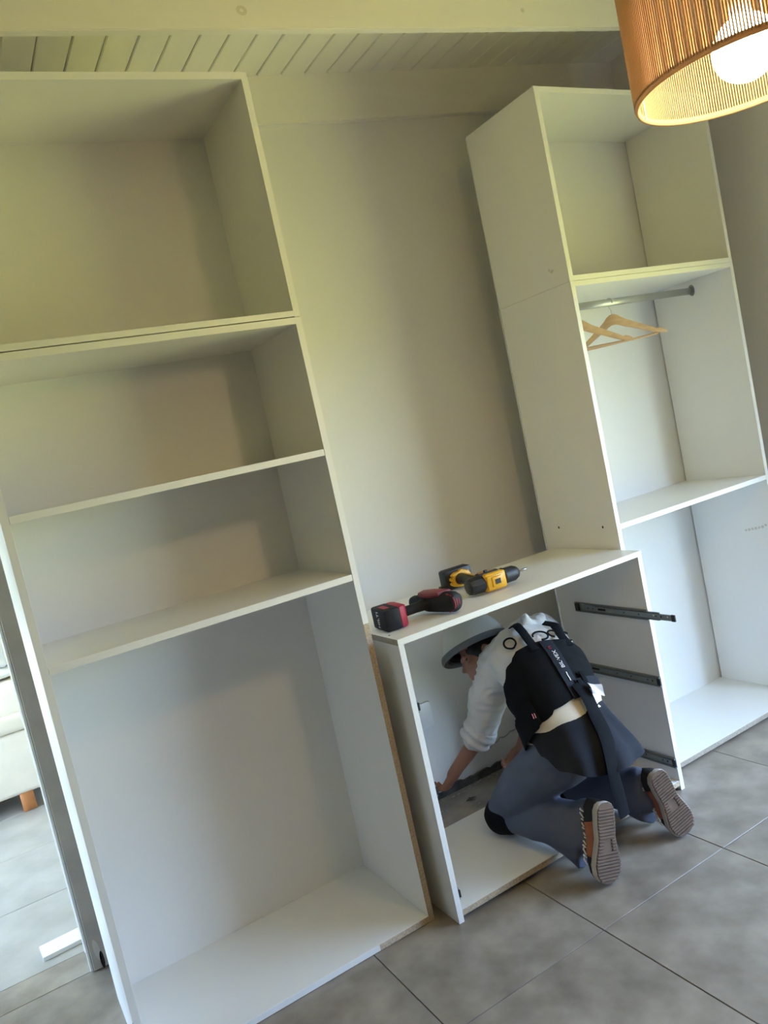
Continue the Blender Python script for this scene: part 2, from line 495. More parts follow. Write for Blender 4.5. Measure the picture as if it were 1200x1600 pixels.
ru = thing('upper_wardrobe_box', 'white open box on top of the wardrobe unit, partly behind the pendant lamp', 'cabinet', (1.74, -0.23, RZ))
part('side_panel', M['melamine'], ru, R0 - .001, R0 + T, RF, -.0111, RZ + .0006, 2.911)
part('side_panel', M['melamine'], ru, R1 - T, R1 - .001, RF, -.0111, RZ + .0006, 2.911)
part('top_panel', M['melamine'], ru, R0 + T, R1 - T, RF, RB - .004, 2.911 - T, 2.9105)
part('bottom_panel', M['melamine'], ru, R0 + T, R1 - T, RF, RB - .004, RZ + .0006, RZ + T)
part('back_panel', M['backing'], ru, R0 + .002, R1 - .002, RB - .004, RB - .001, RZ + .003, 2.908, 0)
part('edge_banding', M['banding'], ru, R0 - .001, R0 + T, RF - .0008, RF + .0002, RZ + .0006, 2.911, 0.0003)
part('edge_banding', M['banding'], ru, R1 - T, R1 - .001, RF - .0008, RF + .0002, RZ + .0006, 2.911, 0.0003)
part('edge_banding', M['banding'], ru, R0 + T, R1 - T, RF - .0008, RF + .0002, 2.911 - T, 2.9105, 0.0003)
part('edge_banding', M['banding'], ru, R0 + T, R1 - T, RF - .0008, RF + .0002, RZ + .001, RZ + T, 0.0003)

# small marks of handling
M['pencil'] = mat('pencil_grey', (0.60, 0.57, 0.53), 0.8)
disc('smudge', M['pencil'], ru, (R0 - .001, -.38, 2.205), (-1, 0, 0), 0.010, 0.006, rot=.4)
disc('smudge', M['pencil'], ru, (R0 - .001, -.365, 2.214), (-1, 0, 0), 0.004, 0.006)
for k in range(7):
    yk = -.314 - .0185 * k
    disc('pencil_mark', M['pencil'], rt, (R1 - T, yk, .852 + .0033 * k + (.006 if k == 6 else 0)), (-1, 0, 0), 0.0075, 0.0075 if k % 2 else 0.0055, rot=k)
disc('screw_hole', M['hole'], lt, (-.884, -.0045, .401), (0, -1, 0), 0.003, 0.003)
disc('chip', M['hole'], jamb, (-1.016, WALL_Y - .013, .034), (0, -1, 0), 0.0075, 0.034, rot=0)
disc('chip', M['pencil'], jamb, (-1.026, WALL_Y - .013, .075), (0, -1, 0), 0.010, 0.045, rot=.1)

# ------------------------------------------------------------------ pendant lamp
LR, LH = 0.2106, 0.36
def ring_band(name, m, parent, r, z0, z1, th, n=96, bulge=0.0):
    b = MB()
    prof = [(r - th, z0), (r + bulge, z0 - .001), (r + th * .4 + bulge, (z0 + z1) / 2), (r + bulge, z1 + .001), (r - th, z1)]
    rings = [[(pr * math.cos(2 * math.pi * i / n), pr * math.sin(2 * math.pi * i / n), pz) for i in range(n)] for pr, pz in prof]
    rings.append(rings[0])
    b.loft(rings, cap=False)
    bmesh.ops.remove_doubles(b.bm, verts=b.bm.verts[:], dist=1e-6)
    return b.build(name, m, parent, True)
def pendant(label, LX, LY, LZ0):
    lamp = thing('pendant_lamp', label, 'lamp', (LX, LY, LZ0))
    ring_band('lower_ring', M['cord_fibre'], lamp, LR, 0.0, 0.011, 0.005)
    ring_band('upper_ring', M['cord_fibre'], lamp, LR, LH - .011, LH, 0.005)
    sb = MB()
    NS = 250
    for i in range(NS):
        a = 2 * math.pi * i / NS
        c, s_ = math.cos(a) * (LR + .0012), math.sin(a) * (LR + .0012)
        sb.tube([(c, s_, 0.006), (c, s_, LH - .006)], 0.00165, 6, cap=False)
    cords = sb.build('cords', M['cord_fibre'], lamp, True)
    cords['kind'] = 'stuff'
    for k in range(4):
        fr = MB()
        a = R(20 + 90 * k)
        c, s_ = math.cos(a) * (LR - .006), math.sin(a) * (LR - .006)
        fr.tube([(c, s_, 0.003), (c, s_, LH - .008), (0.02 * math.cos(a), 0.02 * math.sin(a), LH - .008)], 0.0022, 6)
        fr.build('frame_wire', M['trim'], lamp, True)
    MB().sphere((0, 0, 0.052), 0.06, 32, 20).build('bulb', M['bulb'], lamp, True)
    MB().tube([(0, 0, 0.108), (0, 0, 0.118), (0, 0, 0.17)], [0.022, 0.021, 0.019], 20).build('bulb_holder', M['trim'], lamp, True)
    MB().tube([(0, 0, 0.168), (0, 0, ceil_z(LX) - LZ0 - .03)], 0.0035, 8).build('flex', M['trim'], lamp, True)
    MB().tube([(0, 0, ceil_z(LX) - LZ0 - .035), (0, 0, ceil_z(LX) - LZ0 - .002)], [0.045, 0.05], 24).build('ceiling_rose', M['trim'], lamp, True)
    return lamp
pendant('round pendant lamp with a shade of stretched beige cords and a glowing globe bulb', 0.374, -1.879, 2.209)

# ------------------------------------------------------------------ wardrobe rail and hangers
RAIL_Y, RAIL_Z = -0.245, 2.067
rail = thing('clothes_rail', 'grey oval metal clothes rail across the top of the right wardrobe unit', 'rail', (1.74, RAIL_Y, RAIL_Z))
MB().tube([(R0 + T + .004 - 1.74, 0, 0), (R1 - T - .004 - 1.74, 0, 0)], [(.0165, .008)] * 2, 20, up=(0, 0, 1)).build('bar', M['rail'], rail, True)
for xx, sx in ((R0 + T, 1), (R1 - T, -1)):
    b = MB()
    x_ = xx - 1.74
    b.tube([(x_ + .0004 * sx, 0, 0.002), (x_ + .004 * sx, 0, .002)], [(.027, .016)] * 2, 20, up=(0, 0, 1))
    b.tube([(x_ + .003 * sx, 0, 0), (x_ + .016 * sx, 0, 0)], [(.0195, .0105)] * 2, 20, up=(0, 0, 1))
    auto_smooth(b.build('end_bracket', M['zinc'], rail))

def make_hanger(name, label, x, th, tilt):
    h = thing(name, label, 'hanger', (x, RAIL_Y, RAIL_Z), (0, 0, th), 'wooden hangers on the rail')
    mt = Matrix.Translation((0, 0, 0)) @ Matrix.Rotation(tilt, 4, 'X')
    # hook runs over the bar; local Y = along the arms, +Y to the back
    b = MB()
    pts = []
    for k in range(15):
        a = R(205 - k * 17)
        pts.append((0, math.cos(a) * 0.013 , math.sin(a) * 0.0185 + 0.0015))
    pts += [(0, 0.004, -0.026), (0, 0, -0.036), (0, 0, -0.066)]
    b.tube(pts, 0.0016, 6)
    o = b.build('hook', M['chrome'], h, True)
    # wooden body, two arms curved in plan and falling to the tips
    b = MB()
    st = [(0, -.054, .050), (.012, -.055, .050), (.028, -.063, .048), (.045, -.078, .042), (.07, -.094, .036), (.11, -.116, .031), (.15, -.138, .027), (.178, -.153, .024), (.184, -.160, .017), (.190, -.160, .018), (.196, -.157, .024), (.212, -.163, .021), (.224, -.172, .014), (.230, -.180, .006)]
    def sec(y_, zt, hh, sgn):
        x_ = .47 * (math.sqrt(y_ * y_ + .0009) - .03)
        y_ *= .92
        tx = .0065 if y_ < .184 else .0065 * (.2162 - y_) / .0322 + .001
        q = []
        for k in range(10):
            a_ = 2 * math.pi * k / 10
            ca, sa = math.cos(a_), math.sin(a_)
            q.append((x_ + tx * (abs(ca) ** .6) * (1 if ca > 0 else -1), sgn * y_, zt - hh / 2 + hh / 2 * (abs(sa) ** .6) * (1 if sa > 0 else -1)))
        return q
    rings = [sec(*q, -1) for q in reversed(st)] + [sec(*q, 1) for q in st[1:]]
    b.loft(rings)
    auto_smooth(b.build('body', M['hanger'], h), 50)
    b = MB()
    ex = .47 * (math.sqrt(.19 ** 2 + .0009) - .03)
    b.tube([(ex, -.175, -.170), (ex, -.173, -.182), (ex, .173, -.182), (ex, .175, -.170)], .0048, 8)
    b.build('trouser_bar', M['hanger'], h, True)
    for ch in h.children:
        ch.data.transform(mt)
    return h
make_hanger('clothes_hanger', 'light wooden hanger on the rail, farther from the upright panel, wholly visible shoulder', 1.665, R(33), R(0))
make_hanger('clothes_hanger', 'light wooden hanger on the rail, nearer the upright panel that hides its hook', 1.455, R(31), R(3))

# ------------------------------------------------------------------ drawer slides
def make_slide(label, side, z, ext, y_front=-0.585):
    """side +1: on the inner face of the right panel (pointing to -x)"""
    xw = (C1 - T) if side > 0 else (C0 + T)
    s_ = -side
    t = thing('drawer_slide', label, 'drawer slide', (xw, -0.37, z), (0, 0, 0), 'drawer slides in the low cabinet')
    def bx(b, x0, x1, y0, y1, z0, z1, bev=0.0006):
        a, c = sorted((s_ * x0, s_ * x1))
        b.box(a, c, y0 + .37, y1 + .37, z0, z1, bev, seg=1)
    yb, yf = -0.165, y_front
    b = MB()
    bx(b, 0.0003, .0018, yf, yb, -.021, .021)
    bx(b, .0018, .010, yf, yb, .0185, .021)
    bx(b, .0018, .010, yf, yb, -.021, -.0185)
    b.build('outer_channel', M['zinc'], t)
    b = MB()
    bx(b, .003, .0045, yf - ext * .45, yb - .02 - ext * .35, -.0165, .0165)
    bx(b, .0045, .011, yf - ext * .45, yb - .02 - ext * .35, .0145, .0165)
    bx(b, .0045, .011, yf - ext * .45, yb - .02 - ext * .35, -.0165, -.0145)
    b.build('middle_channel', M['zinc'], t)
    b = MB()
    bx(b, .0065, .008, yf - ext, yb - .03 - ext * .7, -.012, .012)
    bx(b, .008, .0125, yf - ext, yb - .03 - ext * .7, .0105, .012)
    bx(b, .008, .0125, yf - ext, yb - .03 - ext * .7, -.012, -.0105)
    b.build('inner_channel', M['zinc'], t)
    b = MB()
    bx(b, .0055, .0128, yf - ext - .004, yf - ext + .014, -.0135, .0135, .001)
    b.build('stop_bumper', M['black'], t, False)['label'] = 'black plastic stop'
    b = MB()
    bx(b, .002, .012, yb - .024, yb - .004, -.016, .016, .001)
    b.build('rear_bumper', M['black'], t, False)['label'] = 'black plastic stop'
    for yy, rr in ((.16, .0035), (.20, .0028), (.23, .0035), (.02, .003), (-.06, .0035), (-.15, .003), (-.175, .0042)):
        b = MB()
        b.cyl((s_ * .0079, yy - ext * .8, 0.0), (s_ * .00825, yy - ext * .8, 0.0), rr, 10)
        b.build('screw_hole', M['hole'], t)
    b = MB()
    bx(b, .0079, .00825, -0.245 - ext * .8, -0.20 - ext * .8, -.0045, .0045, 0)
    b.build('screw_slot', M['hole'], t)
    if ext > .05:
        for yy in (-.205, -.275):
            b = MB()
            b.cyl((s_ * .0079, yy - ext * .3, 0.002), (s_ * .0084, yy - ext * .3, 0.002), .0038, 10)
            b.build('screw_head', M['white_print'], t)['label'] = 'bright screw head'
    return t
make_slide('grey metal drawer slide pulled out past the edge of the low cabinet', 1, .758, .135)
make_slide('closed grey metal drawer slide level with the person\'s waist', 1, .473, .0)
make_slide('closed grey metal drawer slide just above the kneeling person\'s farther shoe', 1, .12, .0)
make_slide('uppermost slide on the near panel of the low cabinet, only its end showing', -1, .775, .0, -.572)
make_slide('middle slide on the near panel of the low cabinet, close to the person\'s hand', -1, .473, .0, -.572)
make_slide('lowest slide on the near panel, black end showing above the cabinet floor', -1, .095, .0, -.572)

# ------------------------------------------------------------------ cordless drills (lying on their sides)
def make_drill(name, label, loc, rz, style):
    """local frame: barrel front = +Y, handle = -X, lying on its side, Z up"""
    t = thing(name, label, 'drill', loc, (0, 0, rz), 'cordless drills on the worktop')
    zc = .041
    A = M['softblack'] if style == 'red' else M['black']
    if style == 'red':
        # battery block, bottom face to -X
        b = MB()
        b.box(-.222, -.158, -.072, .052, .001, .079, .009)
        bat = auto_smooth(b.build('battery', A, t))
        turned = ('motor_housing', 'vent_rib', 'gear_housing', 'chuck')
        b = MB()
        b.box(-.205, -.175, .0522, .0542, .02, .06, .0005, seg=1)
        b.box(-.208, -.186, -.045, .010, .0787, .0800, .0003, seg=1)
        b.build('release_button', M['red'], bat)
        txt(bat, ['HILTI'], (-.2224, -.01, .040), Matrix(((0, 0, -1), (-1, 0, 0), (0, 1, 0))), .026, M['white_print'], 'battery_print', spin=R(90))
        b = MB()
        b.prism([(-.160, -.070), (-.160, .052), (-.138, .046), (-.130, .03), (-.128, -.05), (-.140, -.066)], 'z', .002, .078, 0, .006)
        auto_smooth(b.build('battery_collar', M['red'], t))
        b = MB()
        b.tube([(-.15, -.012, zc), (-.11, -.012, zc), (-.07, -.008, zc), (-.03, 0, zc), (.0, 0, zc)], [(.027, .020), (.021, .018), (.020, .018), (.024, .021), (.026, .024)], 18, up=(0, 1, 0))
        b.build('handle', M['softblack'], t, True)
        b = MB()
        b.tube([(.005, -.118, zc), (.005, -.113, zc), (.005, -.10, zc), (.005, -.03, zc), (.005, .02, zc), (.005, .045, zc)], [.020, .031, .037, .038, .036, .030], 28)
        b.build('motor_housing', M['softblack'], t, True)
        for k in range(3):
            b = MB()
            xv = -.014 + .013 * k
            ys = [-.112 + .0 * q for q in range(1)]
            pts = []
            for q in range(9):
                za = zc + .036 * math.sin(R(-62 + 15.5 * q))
                pts.append((xv, -.116 + .030 * (abs(q - 4) / 4) ** 3, za))
            b.tube(pts, .0038, 6)
            b.build('vent_rib', M['red'], t, True)
        b = MB()
        b.prism([(-.022, -.055), (.03, -.075), (.036, .0), (.022, .05), (-.018, .045), (-.034, .0)], 'z', zc + .022, zc + .0425, 0, .008)
        auto_smooth(b.build('gear_housing', M['red_dark'], t))
        b = MB()
        b.tube([(.005, .04, zc), (.005, .05, zc), (.005, .085, zc), (.005, .10, zc), (.005, .106, zc)], [.024, .026, .025, .019, .010], 22)
        b.build('chuck', M['softblack'], t, True)
        b = MB()
        b.box(-.052, -.028, .012, .034, zc - .009, zc + .009, .004)
        auto_smooth(b.build('trigger', M['red'], t))
        for ch in t.children:
            if ch.name.split('.')[0] in turned:
                ch.data.transform(Matrix.Rotation(R(24), 4, 'Z'))
    else:
        b = MB()
        b.box(-.262, -.205, -.068, .064, .001, .083, .012)
        bat = auto_smooth(b.build('battery', A, t))
        b = MB()
        b.box(-.252, -.222, .062, .068, .03, .066, .002)
        b.build('release_button', mat('bright_yellow_clip', (0.85, 0.68, 0.03), 0.45), bat)
        b = MB()
        b.box(-.235, -.205, -.094, -.066, .008, .026, .006)
        auto_smooth(b.build('belt_hook', A, bat))
        b = MB()
        b.prism([(-.038, .014), (-.052, .022), (-.052, .030), (-.040, .034), (-.052, .040), (-.052, .050), (-.040, .053), (-.046, .061), (-.030, .070), (-.004, .070), (.0, .076), (.012, .076), (.014, .070), (.034, .068), (.044, .050), (.044, .024), (.030, .012), (-.01, .008)], 'x', -.206, -.184, 0, .003)
        auto_smooth(b.build('battery_collar', M['yellow'], t))
        b = MB()
        b.tube([(-.19, -.008, zc), (-.15, -.008, zc), (-.10, -.012, zc), (-.05, -.022, zc), (-.01, -.03, zc)], [(.028, .024), (.022, .020), (.021, .019), (.024, .021), (.028, .026)], 18, up=(0, 1, 0))
        b.build('handle', A, t, True)
        b = MB()
        b.tube([(-.165, -.001, zc + .0215), (-.10, -.004, zc + .020), (-.06, -.012, zc + .023)], .0035, 6, flat=.6)
        b.build('handle_stripe', M['yellow'], t, True)
        b = MB()
        b.tube([(0, -.096, zc - .001), (0, -.092, zc - .001), (0, -.078, zc - .001), (0, -.03, zc - .001)], [.020, .030, .0345, .0355], 10)
        auto_smooth(b.build('motor_housing', A, t), 30)
        b = MB()
        b.box(-.032, .034, -.034, .064, zc - .036, zc + .033, .009)
        auto_smooth(b.build('gear_housing', M['yellow'], t), 50)
        b = MB()
        b.box(.026, .0385, -.028, .050, .012, .066, .004)
        pl = auto_smooth(b.build('name_plate', M['yellow'], t))
        b = MB()
        b.box(.034, .0425, -.008, .040, .020, .060, .004)
        auto_smooth(b.build('plate_boss', M['yellow'], pl))
        b = MB()
        b.box(.038, .0432, .004, .030, .030, .050, .001)
        b.build('gear_window', A, pl)
        b = MB()
        b.prism([(-.022, -.04), (.012, -.04), (.016, .045), (-.01, .052), (-.024, .02)], 'z', zc + .026, zc + .037, 0, .004)
        auto_smooth(b.build('top_cover', A, t))
        b = MB()
        b.prism([(-.014, -.03), (.0, -.032), (.004, .03), (-.008, .032)], 'z', zc + .0355, zc + .0385)
        b.build('cover_stripe', mat('dull_orange_plastic', (0.42, 0.18, 0.03), 0.5), t)
        b = MB()
        b.prism([(-.03, -.028), (-.022, -.028), (-.02, .02), (-.026, .02)], 'z', zc + .022, zc + .037)
        b.build('side_stripe', mat('dull_orange_plastic', (0.42, 0.18, 0.03), 0.5), t)
        b = MB()
        b.box(-.006, .006, -.012, .004, zc + .034, zc + .046, .003)
        b.build('gear_switch', A, t)
        b = MB()
        b.tube([(0, .062, zc), (0, .070, zc), (0, .074, zc), (0, .118, zc), (0, .134, zc), (0, .142, zc), (0, .145, zc)], [.031, .034, .031, .030, .023, .014, .008], 24)
        b.build('chuck', A, t, True)
        b = MB()
        b.tube([(0, .14, zc), (0, .158, zc), (0, .160, zc), (0, .182, zc), (0, .186, zc)], [.004, .004, .0052, .0045, .001], 8)
        b.build('driver_bit', M['steel'], t, True)
        b = MB()
        b.box(-.052, -.028, .004, .02, zc - .009, zc + .009, .004)
        auto_smooth(b.build('trigger', A, t))
    return t

def txt(parent, lines, loc, rot3, size, m, name, spin=0.0, extrude=.0002):
    """flat lettering as a mesh child; rot3 columns: reading direction, up direction, outward normal"""
    cu = bpy.data.curves.new(name, 'FONT')
    cu.body = '\n'.join(lines)
    cu.size = size
    cu.align_x = 'CENTER'
    cu.align_y = 'CENTER'
    cu.extrude = extrude
    cu.resolution_u = 3
    tmp = bpy.data.objects.new('tmp', cu)
    COL.objects.link(tmp)
    dg = bpy.context.evaluated_depsgraph_get()
    me = bpy.data.meshes.new_from_object(tmp.evaluated_get(dg))
    bpy.data.objects.remove(tmp, do_unlink=True)
    bpy.data.curves.remove(cu)
    mm = Matrix.Translation(loc) @ rot3.to_4x4() @ Matrix.Rotation(spin, 4, 'Z')
    me.transform(mm)
    return link(name, me, m, parent)

make_drill('cordless_drill', 'black and red cordless drill lying on its side at the near end of the worktop', (.300, -.425, CZ + .0008), R(-6), 'red')
make_drill('cordless_drill', 'yellow and black cordless drill with a driver bit lying on the worktop', (.578, -.405, CZ + .0008), R(-93), 'yellow')

# ------------------------------------------------------------------ wall outlet, wall foot
b = MB()
def rrect(w, h, r, n=5):
    pts = []
    for cx_, cy_, a0 in ((w / 2 - r, h / 2 - r, 0), (-w / 2 + r, h / 2 - r, 90), (-w / 2 + r, -h / 2 + r, 180), (w / 2 - r, -h / 2 + r, 270)):
        for k in range(n + 1):
            a = R(a0 + 90 * k / n)
            pts.append((cx_ + math.cos(a) * r, cy_ + math.sin(a) * r))
    return pts
ol = thing('wall_outlet', 'white blank electrical cover plate on the back wall inside the low cabinet', 'outlet', (.50, WALL_Y, .40))
b.prism([(x_, z_) for x_, z_ in rrect(.13, .118, .014)], 'y', -.0105, -.0005, 0, .002)
auto_smooth(b.build('cover_plate', M['trim'], ol))
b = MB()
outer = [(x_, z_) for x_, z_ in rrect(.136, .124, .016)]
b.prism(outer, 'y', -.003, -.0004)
b.build('shadow_gap', M['shaded_paint'], ol)  # darker backing plate, the shade around the cover put into its colour

# rough unfinished foot of the wall (no skirting fitted here)
rn = random.Random(9)
foot = MB()
xs = [0.28 + i * .02 for i in range(48)]
def foot_h(x_):
    return .034 + .016 * noise.noise(Vector((x_ * 9, 0, 3))) + .012 * noise.noise(Vector((x_ * 31, 5, 3)))
top = [(x_, foot_h(x_)) for x_ in xs]
foot.prism([(xs[0], 0.0005)] + top + [(xs[-1], 0.0005)], 'y', WALL_Y - .013, WALL_Y - .0005)
structure(foot.build('trim_6', M['dirt']))
cr = MB()
pts = [(0.80 + i * .022, WALL_Y - .0012, .120 + .045 * (i / 14) + .02 * noise.noise(Vector((i * .7, 0, 0)))) for i in range(15)]
cr.tube(pts, [(.003 + .004 * abs(noise.noise(Vector((i * 1.3, 2, 0)))), .0012) for i in range(15)], 6, up=(0, 0, 1))
structure(cr.build('trim_7', M['dust'], None, True))

def flake_patch(name, label, m, cx_, cy_, rx, ry, n, seed, smin, smax):
    r_ = random.Random(seed)
    b = MB()
    for i in range(n):
        a, q = r_.random() * 6.28, math.sqrt(r_.random())
        x_, y_ = cx_ + math.cos(a) * q * rx, cy_ + math.sin(a) * q * ry
        s_ = smin + (smax - smin) * r_.random() ** 3
        ph = r_.random() * 6.28
        k = r_.randint(4, 6)
        poly = [(x_ + math.cos(ph + 6.28 * j / k) * s_ * (.6 + .6 * r_.random()), y_ + math.sin(ph + 6.28 * j / k) * s_ * (.4 + .4 * r_.random())) for j in range(k)]
        b.prism(poly, 'z', .0002, .0008 + .25 * s_ * r_.random())
    o = b.build(name, m)
    o['label'] = label
    o['category'] = 'debris'
    o['kind'] = 'stuff'
    return o
flake_patch('plaster_crumbs', 'pale plaster crumbs scattered on the tiles behind the low cabinet floor', M['dust'], .46, .05, .16, .11, 90, 3, .002, .010)
flake_patch('plaster_dust', 'pale plaster dust lying along the foot of the back wall', M['dust'], .72, .205, .26, .022, 110, 5, .002, .011)
b = MB()
for i in range(9):
    a = rn.random() * 6.28
    c = Vector((.60 + math.cos(a) * .02 * rn.random(), .10 + math.sin(a) * .014 * rn.random(), .0045))
    b.tube([c + Vector((-.012, rn.uniform(-.006, .006), -.002)), c + Vector((0, 0, .002)), c + Vector((.012, rn.uniform(-.006, .006), -.002))], [.0015, .0022, .0012], 5)
o = b.build('debris_clump', M['dirt'])
o['label'] = 'small dark clump of debris on the tiles in front of the back wall'
o['category'] = 'debris'

# ------------------------------------------------------------------ living room seen through the opening
sofa = thing('sofa', 'cream upholstered sofa on wooden block feet in the room beyond the doorway', 'sofa', (-1.9, 2.62, 0))
def sbox(name, m, x0, x1, y0, y1, z0, z1, bev, parent=sofa, seg=4):
    L = sofa.location
    return auto_smooth(MB().box(x0 - L.x, x1 - L.x, y0 - L.y, y1 - L.y, z0 - L.z, z1 - L.z, bev, seg=seg).build(name, m, parent), 60)
sbox('base', M['sofa'], -2.95, -0.86, 2.19, 3.12, .108, .472, .03)
sbox('seat_cushion', M['sofa'], -2.90, -0.87, 2.175, 2.95, .474, .585, .035)
sbox('armrest', M['sofa'], -1.22, -0.855, 2.19, 3.12, .56, .762, .05)
sbox('armrest', M['sofa'], -2.96, -2.70, 2.19, 3.12, .56, .762, .05)
sbox('backrest', M['sofa'], -2.80, -1.0, 2.85, 3.12, .58, .90, .06)
for x_, y_ in ((-1.14, 2.20), (-1.14, 3.0), (-2.8, 2.20), (-2.8, 3.0)):
    sbox('foot', M['orange_wood'], x_, x_ + .075, y_, y_ + .075, .001, .112, .004, seg=1)['label'] = 'orange wooden block foot'
def pillow(name, label, m, loc, rot, sx, sy, sz, seed):
    b = MB()
    N = 22
    def P(u, v, s):
        e = (1 - abs(u) ** 3) * (1 - abs(v) ** 3)
        k = 1 - .06 * (1 - e)
        nz = noise.noise(Vector((u * 1.7 + seed, v * 1.7, s))) * .16 + noise.noise(Vector((u * 4 + seed, v * 4, s))) * .07
        return Vector((u * sx * k, v * sy * k, s * sz * (max(e, 0) ** .55) * (1 + nz)))
    for s in (1, -1):
        g = [[b.bm.verts.new(P(-1 + 2 * i / N, -1 + 2 * j / N, s)) for j in range(N + 1)] for i in range(N + 1)]
        for i in range(N):
            for j in range(N):
                b.bm.faces.new((g[i][j], g[i + 1][j], g[i + 1][j + 1], g[i][j + 1]))
    bmesh.ops.remove_doubles(b.bm, verts=b.bm.verts[:], dist=1e-5)
    o = b.build(name, m, None, True)
    o.location, o.rotation_euler = loc, rot
    o['label'], o['category'] = label, 'cushion'
    return o
pillow('cushion', 'crumpled pale cushion standing on the sofa, half hidden by the door jamb', M['cushion'], (-1.19, 2.47, 1.022), (R(74), R(8), R(-6)), .215, .19, .075, 2.0)
pillow('cushion', 'pale cushion lying flat on the sofa arm below the crumpled one', M['cushion'], (-1.12, 2.42, .795), (R(0), R(0), R(12)), .15, .16, .024, 7.0)
oc = thing('skirting_board_offcut', 'short white offcut of skirting board lying on the floor beyond the doorway', 'board', (-1.05, .50, .0008), (0, 0, R(3)))
b = MB()
b.prism([(-.03, 0), (.085, 0), (.085, .006), (.078, .012), (.070, .012), (.062, .016), (-.03, .016)], 'x', -.155, .16, 0, .001)
b.build('board', M['trim'], oc)

# ------------------------------------------------------------------ the kneeling worker
M['skin'] = mat('skin', (0.33, 0.155, 0.105), 0.5, noise_amt=0.08, nscale=14, bump=0.05, bscale=120)
M['hair'] = mat('dark_hair', (0.012, 0.010, 0.009), 0.55, bump=0.5, bscale=150)
M['shirt'] = mat('white_cotton', (0.64, 0.615, 0.59), 0.85, noise_amt=0.03, nscale=8, bump=0.12, bscale=180)
M['shirt_tail'] = mat('cream_cotton', (0.76, 0.68, 0.56), 0.85, noise_amt=0.04, nscale=8)
M['vest'] = mat('black_webbing', (0.006, 0.007, 0.009), 0.85, spec=0.15, noise_amt=0.2, nscale=30, bump=0.15, bscale=260)
M['vest_trim'] = mat('navy_webbing', (0.012, 0.015, 0.025), 0.75, spec=0.25, bump=0.2, bscale=300)
M['tail'] = mat('charcoal_cotton', (0.024, 0.027, 0.037), 0.9, spec=0.15, noise_amt=0.25, nscale=7, bump=0.15, bscale=120)
M['trousers'] = mat('slate_blue_cotton', (0.115, 0.130, 0.178), 0.9, spec=0.2, noise_amt=0.08, nscale=6, bump=0.12, bscale=160)
M['pad'] = mat('black_neoprene', (0.006, 0.007, 0.010), 0.85, spec=0.15, bump=0.1, bscale=200)
M['helmet'] = mat('pale_grey_helmet', (0.42, 0.42, 0.385), 0.45, noise_amt=0.04, nscale=10)
M['helmet_rim'] = mat('dark_grey_rim', (0.10, 0.105, 0.105), 0.5)
M['sole'] = mat('brown_rubber', (0.135, 0.085, 0.058), 0.85, noise_amt=0.15, nscale=25)
M['sole_side'] = mat('worn_white_rubber', (0.46, 0.43, 0.39), 0.7, noise_amt=0.1, nscale=20)
M['orange'] = mat('terracotta_suede', (0.34, 0.115, 0.06), 0.8, noise_amt=0.12, nscale=30, bump=0.2, bscale=300)
M['shoe_black'] = mat('black_suede', (0.018, 0.018, 0.018), 0.85, bump=0.2, bscale=250)
M['eye'] = mat('dark_eye', (0.05, 0.04, 0.035), 0.25)

person = thing('person', 'person in helmet, white shirt and black back support kneeling inside the low cabinet, reaching down', 'person', (0.68, -0.45, 0.0))
PL = person.location.copy()

def V(*a):
    return Vector(a)

def fuse(mb, name, m, voxel, smooth=6, wrinkle=None, parent=None, post=None):
    """union of closed shapes -> one continuous smooth surface"""
    bmesh.ops.recalc_face_normals(mb.bm, faces=mb.bm.faces[:])
    me = bpy.data.meshes.new('tmp')
    mb.bm.to_mesh(me)
    mb.bm.free()
    tmp = bpy.data.objects.new('tmp', me)
    COL.objects.link(tmp)
    md = tmp.modifiers.new('r', 'REMESH')
    md.mode = 'VOXEL'
    md.voxel_size = voxel
    md.adaptivity = 0
    if smooth:
        ms = tmp.modifiers.new('s', 'SMOOTH')
        ms.factor = 0.5
        ms.iterations = smooth
    dg = bpy.context.evaluated_depsgraph_get()
    out = bpy.data.meshes.new_from_object(tmp.evaluated_get(dg))
    out.name = name
    bpy.data.objects.remove(tmp, do_unlink=True)
    if wrinkle:
        nrm = [v.normal.copy() for v in out.vertices]
        for v, n_ in zip(out.vertices, nrm):
            v.co += n_ * wrinkle(v.co)
    if post:
        post(out)
    out.transform(Matrix.Translation(-PL))
    return link(name, out, m, parent or person, True)

def smooth_path(pts, rads, n=8):
    """Catmull-Rom resampling of a limb"""
    P = [Vector(p) for p in pts]
    Rr = [r if isinstance(r, tuple) else (r, r) for r in rads]
    o, q = [], []
    for i in range(len(P) - 1):
        p0, p1, p2, p3 = P[max(i - 1, 0)], P[i], P[i + 1], P[min(i + 2, len(P) - 1)]
        for k in range(n):
            t = k / n
            o.append(0.5 * ((2 * p1) + (-p0 + p2) * t + (2 * p0 - 5 * p1 + 4 * p2 - p3) * t * t + (-p0 + 3 * p1 - 3 * p2 + p3) * t ** 3))
            s_ = t * t * (3 - 2 * t)
            q.append(tuple(Rr[i][j] * (1 - s_) + Rr[i + 1][j] * s_ for j in (0, 1)))
    o.append(P[-1])
    q.append(Rr[-1])
    return o, q

def limb(mb, pts, rads, up=None, n=16, res=6):
    p, r = smooth_path(pts, rads, res)
    mb.tube(p, r, n, up=up)
    mb.sphere(p[0], r[0] if False else min(r[0]), 14, 8)
    mb.sphere(p[-1], min(r[-1]), 14, 8)

